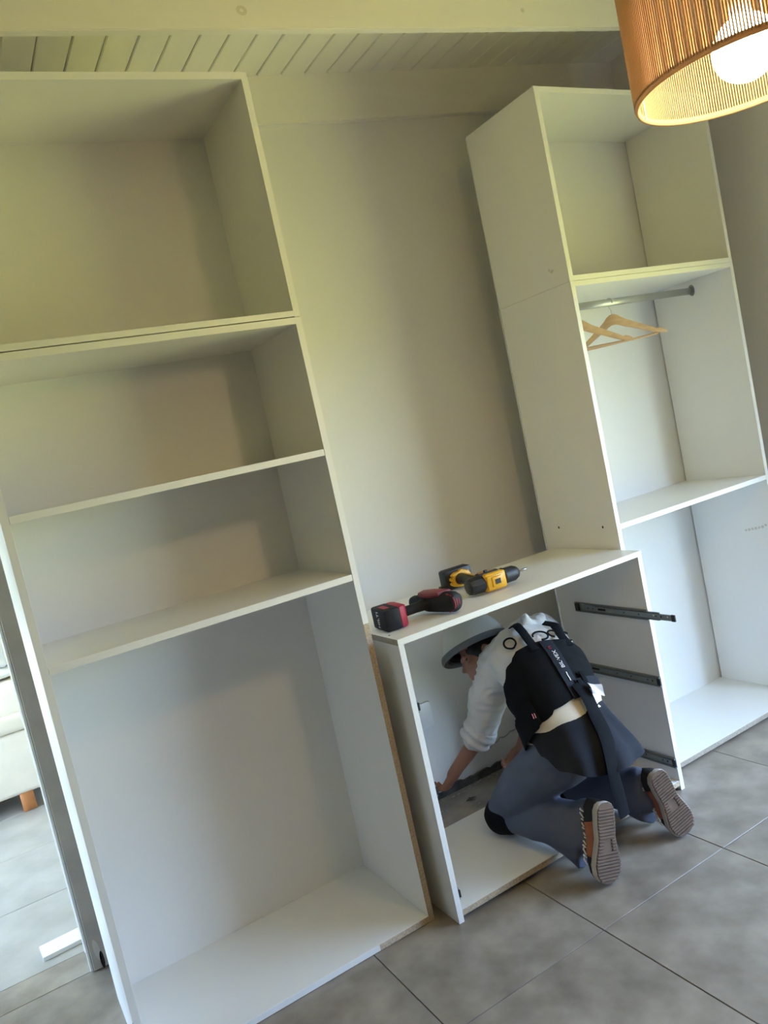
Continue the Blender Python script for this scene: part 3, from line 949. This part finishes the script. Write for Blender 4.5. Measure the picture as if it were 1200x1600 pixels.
# joints
HIP_L, HIP_R = V(.595, -.575, .40), V(.79, -.555, .41)
KNE_L, KNE_R = V(.492, -.325, .118), V(.80, -.30, .118)
ANK_L, ANK_R = V(.556, -.69, .14), V(.885, -.672, .14)
PEL = V(.69, -.575, .42)
SPINE = [V(.69, -.585, .40), V(.695, -.53, .54), V(.715, -.45, .635), V(.745, -.36, .705), V(.775, -.295, .748)]
NECK = V(.79, -.265, .770)
SH_L, SH_R = V(.635, -.275, .70), V(.925, -.225, .725)
EL_L, WR_L, HA_L = V(.572, -.15, .41), V(.462, -.055, .240), V(.425, -.012, .168)
EL_R, WR_R, HA_R = V(.955, -.08, .45), V(.845, -.03, .20), V(.80, .0, .135)
LAT = V(.98, .16, .08).normalized()

# head frame
UPH = V(.07, .58, .81).normalized()
FACE = V(-.94, .30, -.155)
FACE = (FACE - UPH * FACE.dot(UPH)).normalized()
SIDE = UPH.cross(FACE).normalized()
HC = V(.632, -.172, .715)
HM = Matrix((( SIDE.x, FACE.x, UPH.x, HC.x), (SIDE.y, FACE.y, UPH.y, HC.y), (SIDE.z, FACE.z, UPH.z, HC.z), (0, 0, 0, 1)))
def H(x_, y_, z_):
    return HM @ V(x_, y_, z_)
HR3 = HM.to_3x3().to_4x4()

# ---- body: head, neck, trunk, arms, hands and legs in one skin
b = MB()
b.sphere(H(0, -.012, .03), (.073, .092, .085), 24, 16, mtx=HR3)       # cranium
b.sphere(H(0, .022, -.03), (.062, .068, .080), 20, 14, mtx=HR3)       # face
b.sphere(H(0, .052, -.088), (.034, .030, .026), 16, 10, mtx=HR3)      # chin
b.sphere(H(0, .083, -.022), (.011, .014, .022), 12, 8, mtx=HR3)       # nose
b.sphere(H(0, .095, -.034), (.014, .011, .010), 12, 8, mtx=HR3)
b.sphere(H(0, .078, .012), (.048, .012, .010), 12, 8, mtx=HR3)        # brow
b.sphere(H(0, .076, -.063), (.022, .012, .006), 12, 8, mtx=HR3)       # lips
b.sphere(H(0, .074, -.073), (.019, .012, .006), 12, 8, mtx=HR3)
for s in (-1, 1):
    b.sphere(H(s * .042, .055, -.032), (.020, .022, .018), 12, 8, mtx=HR3)   # cheeks
    b.sphere(H(s * .076, -.012, -.015), (.009, .022, .034), 12, 8, mtx=HR3)  # ears
    b.sphere(H(s * .079, -.018, -.005), (.006, .014, .018), 12, 8, mtx=HR3)
limb(b, [SPINE[4], NECK, H(0, -.02, -.05)], [.060, .056, .054])
limb(b, SPINE, [(.15, .105), (.13, .095), (.14, .10), (.155, .10), (.12, .075)], up=LAT, n=24)
limb(b, [NECK - V(.02, .01, .02), SH_L], [.06, .052])
limb(b, [NECK - V(-.02, .01, .02), SH_R], [.06, .052])
limb(b, [SH_L, EL_L, WR_L, WR_L.lerp(HA_L, .35)], [.048, .038, .027, .025])
limb(b, [SH_R, EL_R, WR_R, WR_R.lerp(HA_R, .35)], [.048, .038, .027, .025])
limb(b, [HIP_L, KNE_L, ANK_L], [.075, .042, .032])
limb(b, [HIP_R, KNE_R, ANK_R], [.075, .042, .032])

def hand(mb, wr, ha, palm_n, curl, side):
    """palm with four curled fingers and a thumb; palm_n: direction the palm faces"""
    d = (ha - wr).normalized()
    n_ = (palm_n - d * palm_n.dot(d)).normalized()
    w_ = d.cross(n_) * side                       # towards the thumb
    base = wr + d * .018
    p = [base, base + d * .03, base + d * .072, base + d * .085]
    mb.tube(p, [(.024, .016), (.036, .017), (.041, .015), (.037, .011)], 16, up=w_)
    for k, (off, ln, r_) in enumerate(((.029, .070, .0088), (.010, .078, .0090), (-.010, .072, .0088), (-.028, .056, .0078))):
        a = base + d * .074 + w_ * off
        dirv = (d + w_ * off * 1.6).normalized()
        pts = [a - dirv * .014, a]
        ang = 0.0
        cur = a.copy()
        for j, fr_ in enumerate((.44, .32, .26)):
            ang += curl[j] * (1 + .08 * k)
            v_ = dirv * math.cos(ang) + n_ * math.sin(ang)
            cur = cur + v_ * ln * fr_
            pts.append(cur.copy())
        mb.tube(pts, [r_ * 1.02, r_ * 1.05, r_, r_ * .93, r_ * .78], 10)
        mb.sphere(pts[-1], r_ * .78, 10, 6)
        for q in pts[1:-1]:
            mb.sphere(q, r_ * 1.03, 10, 6)
    a = base + d * .022 + w_ * .026
    pts = [a - w_ * .012, a + d * .012 + w_ * .016 + n_ * .008, a + d * .040 + w_ * .026 + n_ * .020, a + d * .064 + w_ * .022 + n_ * .030]
    mb.tube(pts, [.014, .0125, .0105, .0085], 10)
    mb.sphere(pts[-1], .0085, 10, 6)
    mb.sphere(pts[1], .0125, 10, 6)
    mb.sphere(pts[2], .0105, 10, 6)
hand(b, WR_L, HA_L, V(-.3, .75, .1), (.45, .75, .45), 1)
hand(b, WR_R, HA_R, V(-.8, .1, -.3), (.5, .8, .5), -1)
body = fuse(b, 'body', M['skin'], .0042, 3)
body['label'] = 'bare face, neck, forearms and hands'
for s in (-1, 1):
    eb = MB()
    eb.sphere(H(s * .031, .0685, -.004) - PL, .0085, 14, 10)
    ey = eb.build('eye', M['eye'], body, True)
hb = MB()
hb.sphere(H(0, -.018, .028), (.080, .094, .088), 24, 16, mtx=HR3)
hb.sphere(H(0, -.062, -.03), (.060, .038, .045), 20, 12, mtx=HR3)
for s in (-1, 1):
    hb.sphere(H(s * .068, .022, .005), (.010, .020, .030), 12, 8, mtx=HR3)
fuse(hb, 'hair', M['hair'], .006, 3, lambda c: .002 * noise.noise(c * 60))

# ---- safety helmet
BC = H(0, .005, .045)
BM = HM.copy()
BM.translation = BC
hel = MB()
prof = [(.138, -.014), (.1375, -.006), (.1345, .006), (.130, .020), (.124, .045), (.110, .080), (.083, .107), (.046, .123), (.012, .127)]
N = 48
def hring(r_, z_, brim=False):
    pts = []
    for i in range(N):
        a = 2 * math.pi * i / N
        ex = 1.0
        pts.append(BM @ V(math.cos(a) * r_ * .93 * ex, math.sin(a) * r_ * (1.08 if not brim else 1.08 + .05 * max(0, math.sin(a))), z_) - PL)
    return pts
outer = [hring(r_, z_, r_ > .134) for r_, z_ in prof]
inner = [hring(r_ - .004 if r_ > .13 else r_ - .004, z_ - .004, r_ > .13) for r_, z_ in reversed(prof)]
hel.loft(outer + inner, cap=False)
hel.loft([hring(.012, .127), hring(.002, .128)], cap=True)
helm = auto_smooth(hel.build('helmet', M['helmet'], person), 50)
helm['label'] = 'pale grey rounded helmet with a brim'
rim = MB()
rp = [(.1385, .002), (.1425, -.008), (.1430, -.018), (.1385, -.026), (.126, -.020), (.122, -.008), (.1365, -.0145)]
rim.loft([hring(r_, z_, r_ > .13) for r_, z_ in rp + [rp[0]]], cap=False)
auto_smooth(rim.build('rim', M['helmet_rim'], helm), 50)
cr_ = MB()
cr_.loft([hring(.118, .02), hring(.118, -.004), hring(.106, -.004), hring(.106, .02), hring(.118, .02)], cap=False)
cr_.build('headband', M['softblack'], helm, True)

# ---- trousers
def wr_tr(c):
    return .005 * noise.noise(V(c.x * 14, c.y * 10, c.z * 14)) + .005 * (.4 - abs(noise.noise(V(c.x * 16, c.y * 9, c.z * 18 + 2))))
b = MB()
limb(b, [HIP_L + V(.01, -.03, .0), HIP_L.lerp(KNE_L, .5) + V(-.008, .0, .012), KNE_L + V(0, .012, .008)], [(.115, .115), (.098, .100), (.068, .072)])
limb(b, [HIP_R + V(-.01, -.03, .0), HIP_R.lerp(KNE_R, .5) + V(.004, .0, .012), KNE_R + V(0, .012, .008)], [(.115, .115), (.098, .100), (.068, .072)])
b.sphere(PEL + V(0, -.015, -.005), (.175, .135, .125), 24, 16)
limb(b, [PEL, SPINE[1] + V(0, -.0, -.02)], [(.165, .125), (.150, .115)], up=LAT)
def shin(kn, an, hem, zv):
    mid = kn.lerp(an, .45)
    limb(b, [kn + V(0, .008, .002), mid + V(0, 0, .012), kn.lerp(an, .78) + V(0, 0, .012), an + hem], [(.066, .064), (.080, .066), (.096, .064), (.120, .060)], up=zv)
    b.tube([an + hem + V(0, .03, 0), an + hem, an + hem + V(-.002, -.012, -.002)], [(.120, .060), (.130, .060), (.130, .058)], 20, up=zv)
shin(KNE_L, ANK_L, V(.012, -.004, -.010), V(.28, 0, .96))
shin(KNE_R, ANK_R, V(.014, -.006, -.010), V(-.20, 0, .98))
def clamp_floor(me):
    for v in me.vertices:
        lim = .0435 if v.co.y > CF - .004 else .003
        if v.co.z < lim:
            v.co.z = lim + (v.co.z - lim) * .02
tr = fuse(b, 'trousers', M['trousers'], .0085, 5, wr_tr, post=clamp_floor)
# knee pads
for kn, an, hip in ((KNE_L, ANK_L, HIP_L), (KNE_R, ANK_R, HIP_R)):
    b = MB()
    b.sphere(kn + V(-.004, .018, -.004), (.078, .074, .076), 24, 16)
    b.sphere(kn.lerp(hip, .16) + V(-.004, .02, .0), (.076, .064, .06), 20, 14)
    b.tube([kn + V(0, .02, .0), kn.lerp(an, .10), kn.lerp(an, .16)], [.078, .073, .064], 20)
    fuse(b, 'knee_pad', M['pad'], .008, 4, lambda c: .002 * noise.noise(c * 25), post=clamp_floor)

# ---- shirt with rolled sleeves
def wr_sh(c):
    return .009 * noise.noise(V(c.x * 11, c.y * 11, c.z * 8)) + .014 * (.35 - abs(noise.noise(V(c.x * 15 + 3, c.y * 18, c.z * 26)))) - .003
b = MB()
limb(b, SPINE, [(.160, .120), (.160, .118), (.172, .128), (.190, .128), (.150, .092)], up=LAT, n=28)
limb(b, [NECK - V(.03, .01, .03), SH_L], [.085, .078])
limb(b, [NECK - V(-.03, .01, .03), SH_R], [.085, .078])
UL = SH_L.lerp(EL_L, .5)
limb(b, [SH_L, UL + V(-.004, .0, .0), EL_L, EL_L.lerp(WR_L, .22)], [.084, .080, .070, .060])
UR = SH_R.lerp(EL_R, .5)
limb(b, [SH_R, UR, EL_R, EL_R.lerp(WR_R, .30)], [.084, .078, .068, .056])
shirt = fuse(b, 'shirt', M['shirt'], .0085, 5, wr_sh)
# rolled cuffs
for el, wr_, f0, f1, r_ in ((EL_L, WR_L, -.02, .26, .071), (EL_R, WR_R, .02, .34, .066)):
    b = MB()
    d_ = (wr_ - el).normalized()
    for k, (f_, rr) in enumerate(((f0, r_ * .97), (f0 + .11, r_ * 1.03), (f1, r_ * .97))):
        c_ = el.lerp(wr_, f_)
        a_ = d_.orthogonal().normalized()
        q_ = d_.cross(a_)
        ring = [c_ + (a_ * math.cos(t_) + q_ * math.sin(t_)) * rr * .9 for t_ in [2 * math.pi * i / 20 for i in range(21)]]
        b.tube(ring, .013 - .001 * k, 8)
        b.tube([c_ - d_ * .014, c_ + d_ * .014], rr * .9, 20)
    fuse(b, 'cuff', M['shirt'], .007, 4, lambda c: .003 * noise.noise(c * 30))
# hood bunched behind the neck
b = MB()
hx = V(.80, -.315, .805)
b.sphere(hx, (.075, .045, .034), 20, 12)
b.sphere(hx + V(-.035, -.015, .022), (.045, .028, .026), 16, 10)
b.sphere(hx + V(-.045, -.03, .045), (.020, .016, .022), 14, 8)
b.sphere(hx + V(.055, .01, .006), (.045, .03, .026), 16, 10)
b.sphere(hx + V(.10, .015, -.035), (.05, .035, .03), 16, 10)
fuse(b, 'hood', M['shirt'], .007, 3, lambda c: .012 * noise.noise(c * 20) + .008 * (.4 - abs(noise.noise(c * 34))))['label'] = 'white hood bunched behind the neck'

# ---- trunk frame helpers for things worn over the shirt
SP, SR = smooth_path(SPINE, [(.160, .120), (.160, .118), (.172, .128), (.190, .128), (.150, .092)], 8)
def trunk(t, phi, off):
    """t in 0..1 along the back, phi 0 = middle of the back, + towards the right side"""
    f = min(max(t, 0), 1) * (len(SP) - 1)
    i = min(int(f), len(SP) - 2)
    k = f - i
    c = SP[i].lerp(SP[i + 1], k)
    tan = (SP[min(i + 2, len(SP) - 1)] - SP[max(i - 1, 0)]).normalized()
    a_ = (LAT - tan * LAT.dot(tan)).normalized()
    bk = tan.cross(a_)
    if bk.z < 0 and bk.y > 0:
        bk = -bk
    ra = SR[i][0] * (1 - k) + SR[i + 1][0] * k + off
    rb = SR[i][1] * (1 - k) + SR[i + 1][1] * k + off
    return c + a_ * math.sin(phi) * ra + bk * math.cos(phi) * rb, a_, bk, tan
def sheet(name, m, f, nu, nv, th, parent=person, label=None):
    """closed thin cloth from a function f(u,v)->point, u,v in 0..1"""
    b = MB()
    g = [[f(i / nu, j / nv) for j in range(nv + 1)] for i in range(nu + 1)]
    def nrm(i, j):
        a = g[min(i + 1, nu)][j] - g[max(i - 1, 0)][j]
        c = g[i][min(j + 1, nv)] - g[i][max(j - 1, 0)]
        n_ = a.cross(c)
        return n_.normalized() if n_.length > 1e-9 else V(0, 0, 1)
    top = [[b.bm.verts.new(g[i][j] + nrm(i, j) * th / 2 - PL) for j in range(nv + 1)] for i in range(nu + 1)]
    bot = [[b.bm.verts.new(g[i][j] - nrm(i, j) * th / 2 - PL) for j in range(nv + 1)] for i in range(nu + 1)]
    for i in range(nu):
        for j in range(nv):
            b.bm.faces.new((top[i][j], top[i + 1][j], top[i + 1][j + 1], top[i][j + 1]))
            b.bm.faces.new((bot[i][j], bot[i][j + 1], bot[i + 1][j + 1], bot[i + 1][j]))
    for i in range(nu):
        b.bm.faces.new((top[i][0], bot[i][0], bot[i + 1][0], top[i + 1][0]))
        b.bm.faces.new((top[i][nv], top[i + 1][nv], bot[i + 1][nv], bot[i][nv]))
    for j in range(nv):
        b.bm.faces.new((top[0][j], top[0][j + 1], bot[0][j + 1], bot[0][j]))
        b.bm.faces.new((top[nu][j], bot[nu][j], bot[nu][j + 1], top[nu][j + 1]))
    o = b.build(name, m, parent, False)
    auto_smooth(o, 60)
    if label:
        o['label'] = label
    return o

# cream shirt tail between the support and the dark layer
def f_tail0(u, v):
    ph = R(-150 + 300 * u)
    t_ = .12 + .20 * v
    p = trunk(t_, ph, .018 + .005 * math.sin(v * 14 + u * 9) * (1 - v))[0]
    return p
sheet('shirt_tail', M['shirt_tail'], f_tail0, 40, 12, .004, label='cream shirt tail showing at the waist')

# black back support: main panel wrapping the back, upper edge lower at the sides
def interp(tab, x_):
    if x_ <= tab[0][0]:
        return tab[0][1]
    for (a0, v0), (a1, v1) in zip(tab, tab[1:]):
        if x_ <= a1:
            k = (x_ - a0) / (a1 - a0)
            k = k * k * (3 - 2 * k)
            return v0 + (v1 - v0) * k
    return tab[-1][1]
VT0 = [(-128, .17), (-90, .17), (-60, .20), (-40, .225), (0, .255), (40, .25), (112, .22)]
VT1 = [(-128, .34), (-105, .40), (-85, .48), (-60, .555), (-40, .60), (-15, .615), (20, .61), (45, .585), (70, .50), (112, .36)]
def f_vest(u, v):
    ph = -128 + 240 * u
    t0, t1 = interp(VT0, ph), interp(VT1, ph)
    t_ = t0 + (t1 - t0) * v
    return trunk(t_, R(ph), .022 + .003 * noise.noise(V(u * 9, v * 7, 1)))[0]
vest = sheet('back_support', M['vest'], f_vest, 56, 24, .007, label='black back support vest with straps and waist belt')
def f_stay(u, v):
    p = trunk(.24 + .36 * v, R(-6 + 15 * (u - .5)), .029)[0]
    return p
sheet('spine_panel', M['vest_trim'], f_stay, 8, 20, .004, vest)
def f_belt(u, v):
    p = trunk(.27 + .085 * (v - .5) + .02 * math.sin(math.pi * u), R(-2 + 112 * u), .032)[0]
    return p
sheet('waist_belt', M['vest_trim'], f_belt, 24, 4, .006, vest)
def f_belt2(u, v):
    p = trunk(.255 - .12 * u + .12 * (v - .5), R(-64 - 66 * u), .030 + .012 * math.sin(math.pi * u))[0]
    return p
sheet('waist_belt', M['vest'], f_belt2, 24, 4, .008, vest)
def strap_tube(name, pts, wdt, th, m=M['vest'], up=None, parent=vest):
    p, r = smooth_path(pts, [(wdt, th)] * len(pts), 6)
    b = MB()
    b.tube([q - PL for q in p], r, 10, up=up)
    return auto_smooth(b.build(name, m, parent), 60)
for s in (-1, 1):
    pts = [trunk(.56, R(s * 22), .028)[0], trunk(.66, R(s * 21), .020)[0], trunk(.78, R(s * 22), .016)[0], trunk(.90, R(s * 26), .016)[0], (SH_L if s < 0 else SH_R).lerp(NECK, .45) + V(0, .02, .046), (SH_L if s < 0 else SH_R).lerp(NECK, .45) + V(-.01, .09, .015)]
    strap_tube('shoulder_strap', pts, .020, .004, up=LAT)
# thin cord loops on the upper back (printed swirls of the shirt)
def swirl(c_t, c_p, rt, rp, a0, a1):
    return [trunk(c_t + rt * math.sin(R(a)), R(c_p) + rp * math.cos(R(a)), .012)[0] for a in range(a0, a1 + 1, 20)]
for i_, arg in enumerate(((.70, -42, .050, .13, 60, 420), (.685, -4, .045, .16, -100, 180), (.70, 14, .04, .13, 0, 260), (.70, 36, .05, .14, 70, 320))):
    o = strap_tube('printed_swirl', swirl(*arg), .0038, .0038, M['pad'], None, shirt)
# lettering on the spine panel, read from the neck down to the waist
pt_, a_, bk_, tn_ = trunk(.455, R(-6), .0325)
tan2 = (trunk(.52, R(-6), .0325)[0] - trunk(.39, R(-6), .0325)[0]).normalized()
nrm2 = (bk_ - tan2 * bk_.dot(tan2)).normalized()
rot3 = Matrix((tan2, nrm2.cross(tan2), nrm2)).transposed()
txt(vest, ['BIL·VEX'], pt_ - PL + nrm2 * .002, rot3, .023, M['white_print'], 'lettering')
b = MB()
pp = [trunk(t_, R(-6), .0335)[0] - PL for t_ in (.315, .33, .345, .36, .37)]
b.tube(pp, [(.0022, .0006)] * 5, 6, up=LAT)
b.build('white_stripe', M['white_print'], vest)
b = MB()
pp = [trunk(.545 + .010 * math.sin(R(a)), R(-6) + .05 * math.cos(R(a)), .033)[0] - PL for a in range(90, 271, 20)]
b.tube(pp, .0014, 6)
b.build('red_mark', M['red'], vest)
# buckles, pouch tab and orange tab
for k, tt in enumerate((.33, .37)):
    p0, a_, bk_, tn_ = trunk(tt - .06, R(2 + 9 * k), .038)
    m3 = Matrix((a_, tn_, bk_)).transposed().to_4x4()
    b = MB()
    b.box(-.011, .011, -.036, .036, -.004, .004, .003)
    bmesh.ops.transform(b.bm, matrix=Matrix.Translation(p0 - PL) @ m3, verts=b.bm.verts[:])
    auto_smooth(b.build('buckle', M['pad'], vest))
p0, a_, bk_, tn_ = trunk(.235, R(-66), .048)
m3 = Matrix((a_, tn_, bk_)).transposed().to_4x4()
for k in (-1, 1):
    b = MB()
    b.box(-.0016 + k * .005, .0016 + k * .005, -.009, .009, -.001, .001)
    bmesh.ops.transform(b.bm, matrix=Matrix.Translation(p0 - PL) @ m3, verts=b.bm.verts[:])
    b.build('orange_tab', M['red' if k < 0 else 'orange'], vest)

# dark layer hanging open over hips and seat
SUP = V(.05, .42, .90).normalized()
LA2 = (LAT - SUP * LAT.dot(SUP)).normalized()
BK2 = SUP.cross(LA2)
if BK2.y > 0:
    BK2 = -BK2
HEM = [(-140, .18), (-100, .22), (-88, .30), (-75, .55), (-60, .80), (-40, .86), (0, .83), (30, .80), (60, .72), (130, .45)]
def dark_at(ph, v, off=0.0):
    c_, s_ = math.cos(R(ph)), math.sin(R(ph))
    h0 = .088
    h1 = -.125 - .055 * max(0, c_) + (.06 if s_ < 0 else -.03) * abs(s_) ** 2 + (.04 * max(0, -c_))
    h = h0 + (h1 - h0) * v
    fl = v * v * (3 - 2 * v)
    ra = .178 + .050 * fl + .010 * v * math.sin(R(ph) * 9 + 1) + (.022 * v if s_ > 0 else 0) + off
    rb = .148 + .056 * min(1, v * 1.6) - .014 * v * v + .016 * v * math.cos(R(ph) * 8) + .012 * v * noise.noise(V(ph * .05, v * 2, 4)) + off
    return PEL + SUP * h + LA2 * s_ * ra + BK2 * c_ * rb + V(0, -.012, -.02) * v + V(0, .006, 0)
def f_dark(u, v):
    ph = -140 + 270 * u
    return dark_at(ph, v * interp(HEM, ph))
sheet('dark_overshirt', M['tail'], f_dark, 90, 26, .004, label='dark charcoal layer hanging over the hips')
# long webbing strap hanging down behind
pts = [trunk(.30, R(-1), .036)[0], trunk(.24, R(0), .044)[0], dark_at(-1, .12, .016), dark_at(-6, .40, .014), dark_at(-12, .66, .012), dark_at(-14, .84, .008) + V(0, 0, -.012), V(.700, -.765, .215), V(.703, -.765, .165)]
strap_tube('hanging_strap', pts, .030, .003, M['pad'], LAT)
def f_lab(u, v):
    p, a_, bk_, tn_ = trunk(.25, R(8), .060)
    return p + a_ * (.055 * u - .01) + tn_ * (.042 * (v - .5) - .02 * u) + bk_ * (.006 * math.sin(u * 5 + v * 3))
sheet('care_label', M['white_print'], f_lab, 8, 6, .0015, vest, 'white fabric label')

# ---- shoes
def make_shoe(heel, toe, roll):
    """heel, toe: ends of the sole; the sole faces backwards, toes stand on the floor"""
    Y = (toe - heel).normalized()
    n_ = V(roll, -1, 0)
    Zd = -(n_ - Y * n_.dot(Y)).normalized()         # instep direction
    X = Y.cross(Zd).normalized()
    L_ = (toe - heel).length
    MM = Matrix(((X.x, Y.x, Zd.x, heel.x - PL.x), (X.y, Y.y, Zd.y, heel.y - PL.y), (X.z, Y.z, Zd.z, heel.z - PL.z), (0, 0, 0, 1)))
    def width(t):
        # (left, right) half widths along the sole
        k = [(0, .012), (.03, .024), (.10, .032), (.25, .033), (.45, .031), (.62, .040), (.76, .047), (.88, .043), (.95, .033), (.985, .020), (1, .008)]
        for (a, wa), (c, wc) in zip(k, k[1:]):
            if a <= t <= c:
                q = (t - a) / (c - a)
                return (wa + (wc - wa) * q) * 1.2
        return .01
    ts = [0, .012, .03, .06, .10, .17, .25, .35, .45, .54, .62, .70, .76, .82, .88, .92, .95, .97, .985, 1]
    shoe = None
    # upper
    def top_h(t):
        k = [(0, .070), (.10, .092), (.25, .094), (.40, .090), (.55, .080), (.72, .064), (.88, .050), (.96, .040), (1, .028)]
        for (a, wa), (c, wc) in zip(k, k[1:]):
            if a <= t <= c:
                q = (t - a) / (c - a)
                return wa + (wc - wa) * q
        return .03
    b = MB()
    rings = []
    for t in ts:
        w_, h_ = width(t) * .96, top_h(t)
        ring = []
        for i in range(20):
            a = 2 * math.pi * i / 20
            x_ = math.cos(a) * w_
            z_ = .012 + h_ * .5 + math.sin(a) * h_ * .5
            if z_ > h_ * .55:
                x_ *= 1 - .35 * ((z_ - h_ * .55) / (h_ * .6))
            ring.append(MM @ V(x_, t * L_, z_))
        rings.append(ring)
    b.loft(rings)
    shoe = auto_smooth(b.build('shoe', M['shoe_black'], person), 60)
    shoe['label'] = 'sneaker with brown ridged sole, orange sides and striped laces'
    # side panels in orange
    for s in (-1, 1):
        b = MB()
        def P(t, k, off):
            w_, h_ = width(t) * .96, top_h(t)
            z_ = .016 + h_ * .72 * k
            x_ = w_ * math.sqrt(max(0, 1 - ((z_ - .012 - h_ * .5) / (h_ * .5)) ** 2))
            if z_ > h_ * .55:
                x_ *= 1 - .35 * ((z_ - h_ * .55) / (h_ * .6))
            return MM @ V(s * (x_ + off), t * L_, z_)
        g = []
        for i in range(11):
            t0, t1 = .24 + .46 * i / 10, .30 + .36 * i / 10
            g.append([P(t0 + (t1 - t0) * k / 5, k / 5, .0022) for k in range(6)])
        gi = [[p_ + (V(0, 0, 0)) for p_ in row] for row in g]
        v1 = [[b.bm.verts.new(p_) for p_ in row] for row in g]
        v0 = [[b.bm.verts.new(p_ - (MM.to_3x3() @ V(s, 0, 0)) * .004) for p_ in row] for row in g]
        for i in range(10):
            for k in range(5):
                b.bm.faces.new((v1[i][k], v1[i + 1][k], v1[i + 1][k + 1], v1[i][k + 1]))
                b.bm.faces.new((v0[i][k], v0[i][k + 1], v0[i + 1][k + 1], v0[i + 1][k]))
        for i in range(10):
            b.bm.faces.new((v1[i][0], v0[i][0], v0[i + 1][0], v1[i + 1][0]))
            b.bm.faces.new((v1[i][5], v1[i + 1][5], v0[i + 1][5], v0[i][5]))
        for k in range(5):
            b.bm.faces.new((v1[0][k], v1[0][k + 1], v0[0][k + 1], v0[0][k]))
            b.bm.faces.new((v1[10][k], v0[10][k], v0[10][k + 1], v1[10][k + 1]))
        b.build('side_panel', M['orange'], shoe, True)
    # zebra striped throat: white bars over the black tongue
    b = MB()
    for i in range(12):
        t = .14 + .055 * i
        h_, w_ = top_h(t), width(t)
        for s in (-1, 1):
            zc_ = .012 + h_ * .80
            tilt = .010 if i % 2 else .003
            b.tube([MM @ V(s * (w_ * .95 + .002), t * L_ + tilt, zc_ - .022), MM @ V(s * (w_ * .88 + .003), t * L_ - tilt * .4, zc_ - .004), MM @ V(s * w_ * .60, t * L_ - tilt, zc_ + .010)], [.0022, .0034, .0026], 6)
    o = b.build('laces', M['white_print'], shoe, True)
    o['kind'] = 'stuff'
    o['label'] = 'black and white striped lacing'
    # sole with transverse ridges
    b = MB()
    def outline(t, zz, grow):
        return width(t) + grow
    ring0 = []
    def loop(z_, grow):
        pts = []
        for t in ts:
            pts.append(MM @ V(-(width(t) + grow), t * L_, z_))
        for t in reversed(ts):
            pts.append(MM @ V(width(t) + grow, t * L_, z_))
        return pts
    b.loft([loop(.016, .001), loop(.006, .003), loop(-.004, .003), loop(-.007, .001)])
    sole = auto_smooth(b.build('sole', M['sole_side'], shoe), 50)
    b = MB()
    b.loft([loop(-.0068, -.0005), loop(-.0085, -.0015)])
    for i in range(23):
        t = .075 + .875 * i / 22
        if .45 < t < .60 and i % 1 == 0:
            for s in (-1, 1):
                w_ = width(t)
                x0, x1 = sorted((s * w_ * .96, s * w_ * .45))
                b.box(x0, x1, t * L_ - .0032, t * L_ + .0032, -.0125, -.008, .001, mtx=MM, seg=1)
            continue
        w_ = width(t) * .97
        b.box(-w_, w_, t * L_ - .0032, t * L_ + .0032, -.0125, -.008, .001, mtx=MM, seg=1)
    o = b.build('tread', M['sole'], shoe)
    return shoe
make_shoe(V(.600, -.786, .272), V(.528, -.812, .012), -.05)
make_shoe(V(.882, -.768, .262), V(.938, -.814, .013), -.10)
